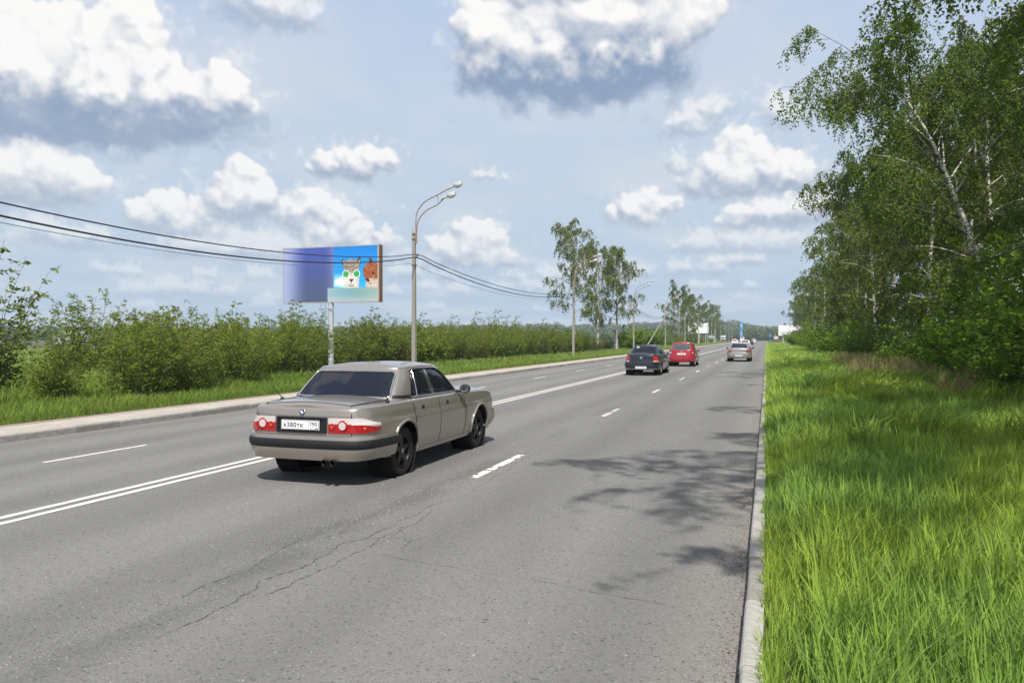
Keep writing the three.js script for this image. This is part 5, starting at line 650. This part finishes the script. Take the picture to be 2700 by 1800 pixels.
  // guard rail at the far left
  const gr = base('guard_rail', -14, 0.05, -400); tag(gr, 'galvanised guard rail far along the left edge', 'guard rail'); put('rail', merged([box(0.05, 0.3, 130, 0, 0.7, 0), box(0.09, 0.06, 130, 0, 0.62, 0), box(0.09, 0.06, 130, 0, 0.78, 0)]), galvLight, gr); for (let k = 0; k < 14; k++) put('post', box(0.08, 0.75, 0.12, -0.06, 0.35, -62 + k * 9.5), galvLight, gr);
  // lattice power pylon on the skyline
  const py = base('power_pylon', -62, 0, -590); tag(py, 'faint blue-grey lattice power pylon on the horizon between birch trunks', 'pylon'); const bars = []; for (let k = 0; k < 7; k++) { const y0 = k * 2.1, y1 = y0 + 2.1, w0 = 1.7 - k * 0.13, w1 = 1.7 - (k + 1) * 0.13; for (const [a, b] of [[-1, -1], [1, -1], [1, 1], [-1, 1]]) { bars.push(bar(V(a * w0, y0, b * w0), V(a * w1, y1, b * w1), 0.1, 0.1, 4)); bars.push(bar(V(a * w0, y0, b * w0), V(-b * w1, y1, a * w1), 0.06, 0.06, 4)); } } for (const y of [9.5, 12, 14.5]) bars.push(bar(V(-3, y, 0), V(3, y, 0), 0.12, 0.12, 4)); put('lattice', merged(bars), std(0.25, 0.32, 0.4, 0.6), py);
}
// ---------------------------------------------------------------- far country: wooded ridge and tree lines
{
  const ridge = (az) => table([[-75, 9], [-45, 9], [-34, 14], [-20, 18], [-8, 21], [-2.4, 24], [-1.3, 20], [-0.6, 14.5], [0, 16], [1, 15.5], [3, 19], [20, 18], [75, 12]], az) + 2.4 * (fbm(az * 0.9, 2, 3) - 0.5);
  const hill = sheet(140, 14, (u, v) => { const az = lerp(-75, 75, u) * Math.PI / 180, R = lerp(680, 1500, v), h = Math.max(-0.5, (ridge(lerp(-75, 75, u)) - 8) * smooth(0, 0.45, v)); return V(Math.sin(az) * R, h, -Math.cos(az) * R); });
  setting('hill', hill, std(0.04, 0.06, 0.025, 1, { side: THREE.DoubleSide }));
  const L = new Leaves(), r = rng(66); for (let i = 0; i < 170; i++) { const a = r() * 6.283, e = Math.acos(1 - 1.6 * r()), q = 0.75 + 0.3 * r(), p = V(Math.sin(e) * Math.cos(a) * 0.55 * q, 0.55 + Math.cos(e) * 0.45 * q, Math.sin(e) * Math.sin(a) * 0.55 * q); scatterLeaf(L, r, p, 0.17, 0.14, [1, 1, 1], 0, 0.08); } const clump = L.build();
  const wood = (name, label, spots) => { const m = new THREE.InstancedMesh(clump, leafMat(1, 1, 1), spots.length), o = new THREE.Object3D(), c = new THREE.Color(); spots.forEach(([x, y, z, s], i) => { o.position.set(x, y, z); o.rotation.y = r() * 6; o.scale.set(s * 1.05, s, s * 1.05); o.updateMatrix(); m.setMatrixAt(i, o.matrix); const t = 0.8 + 0.5 * r(); m.setColorAt(i, c.setRGB(0.09 * t, 0.14 * t, 0.055 * t)); }); m.name = name; m.userData.kind = 'stuff'; tag(m, label, 'wood'); scene.add(m); };
  const s1 = []; for (let i = 0; i < 3600; i++) { const u = r(), v = Math.pow(r(), 1.3) * 0.6, azd = lerp(-60, 26, u), az = azd * Math.PI / 180, R = lerp(690, 1500, v), h = Math.max(-0.5, (ridge(azd) - 8) * smooth(0, 0.45, v)); s1.push([Math.sin(az) * R, h - 1, -Math.cos(az) * R, 7 + 5 * r()]); } wood('hillside_forest', 'dark bluish wooded hills along the horizon', s1);
  const s2 = []; for (let i = 0; i < 240; i++) { const x = -60 + 140 * r(), z = -(535 + 70 * r()); s2.push([x, -0.5, z, 5 + 3.5 * r()]); } for (let i = 0; i < 60; i++) s2.push([-24 - 30 * r(), -0.3, -(330 + 190 * r()), 4 + 3 * r()]); for (let i = 0; i < 40; i++) s2.push([10 + 30 * r(), -0.3, -(440 + 90 * r()), 5 + 4 * r()]); wood('roadside_wood', 'green wood at the far end of the road', s2);
  const s3 = []; for (let i = 0; i < 260; i++) s3.push([-70 - 420 * r(), -0.4, -(150 + 380 * r()), 2.5 + 3 * r()]); wood('field_scrub', 'scattered scrub and trees in the left field', s3);
  const hs = base('farm_shed', -216, 0, -194); tag(hs, 'tiny white shed roof on the left horizon', 'shed'); put('wall', box(10, 2.4, 6, 0, 1.2, 0), std(0.5, 0.5, 0.48, 0.8), hs); put('roof', new THREE.CylinderGeometry(3.6, 3.6, 10.6, 3, 1).rotateZ(Math.PI / 2).rotateX(Math.PI / 6).scale(1, 0.4, 1).translate(0, 2.9, 0), std(0.75, 0.76, 0.78, 0.6), hs);
}
scene.traverse((o) => { if (o.isMesh) { o.castShadow = true; o.receiveShadow = true; } });
renderer.render(scene, camera);
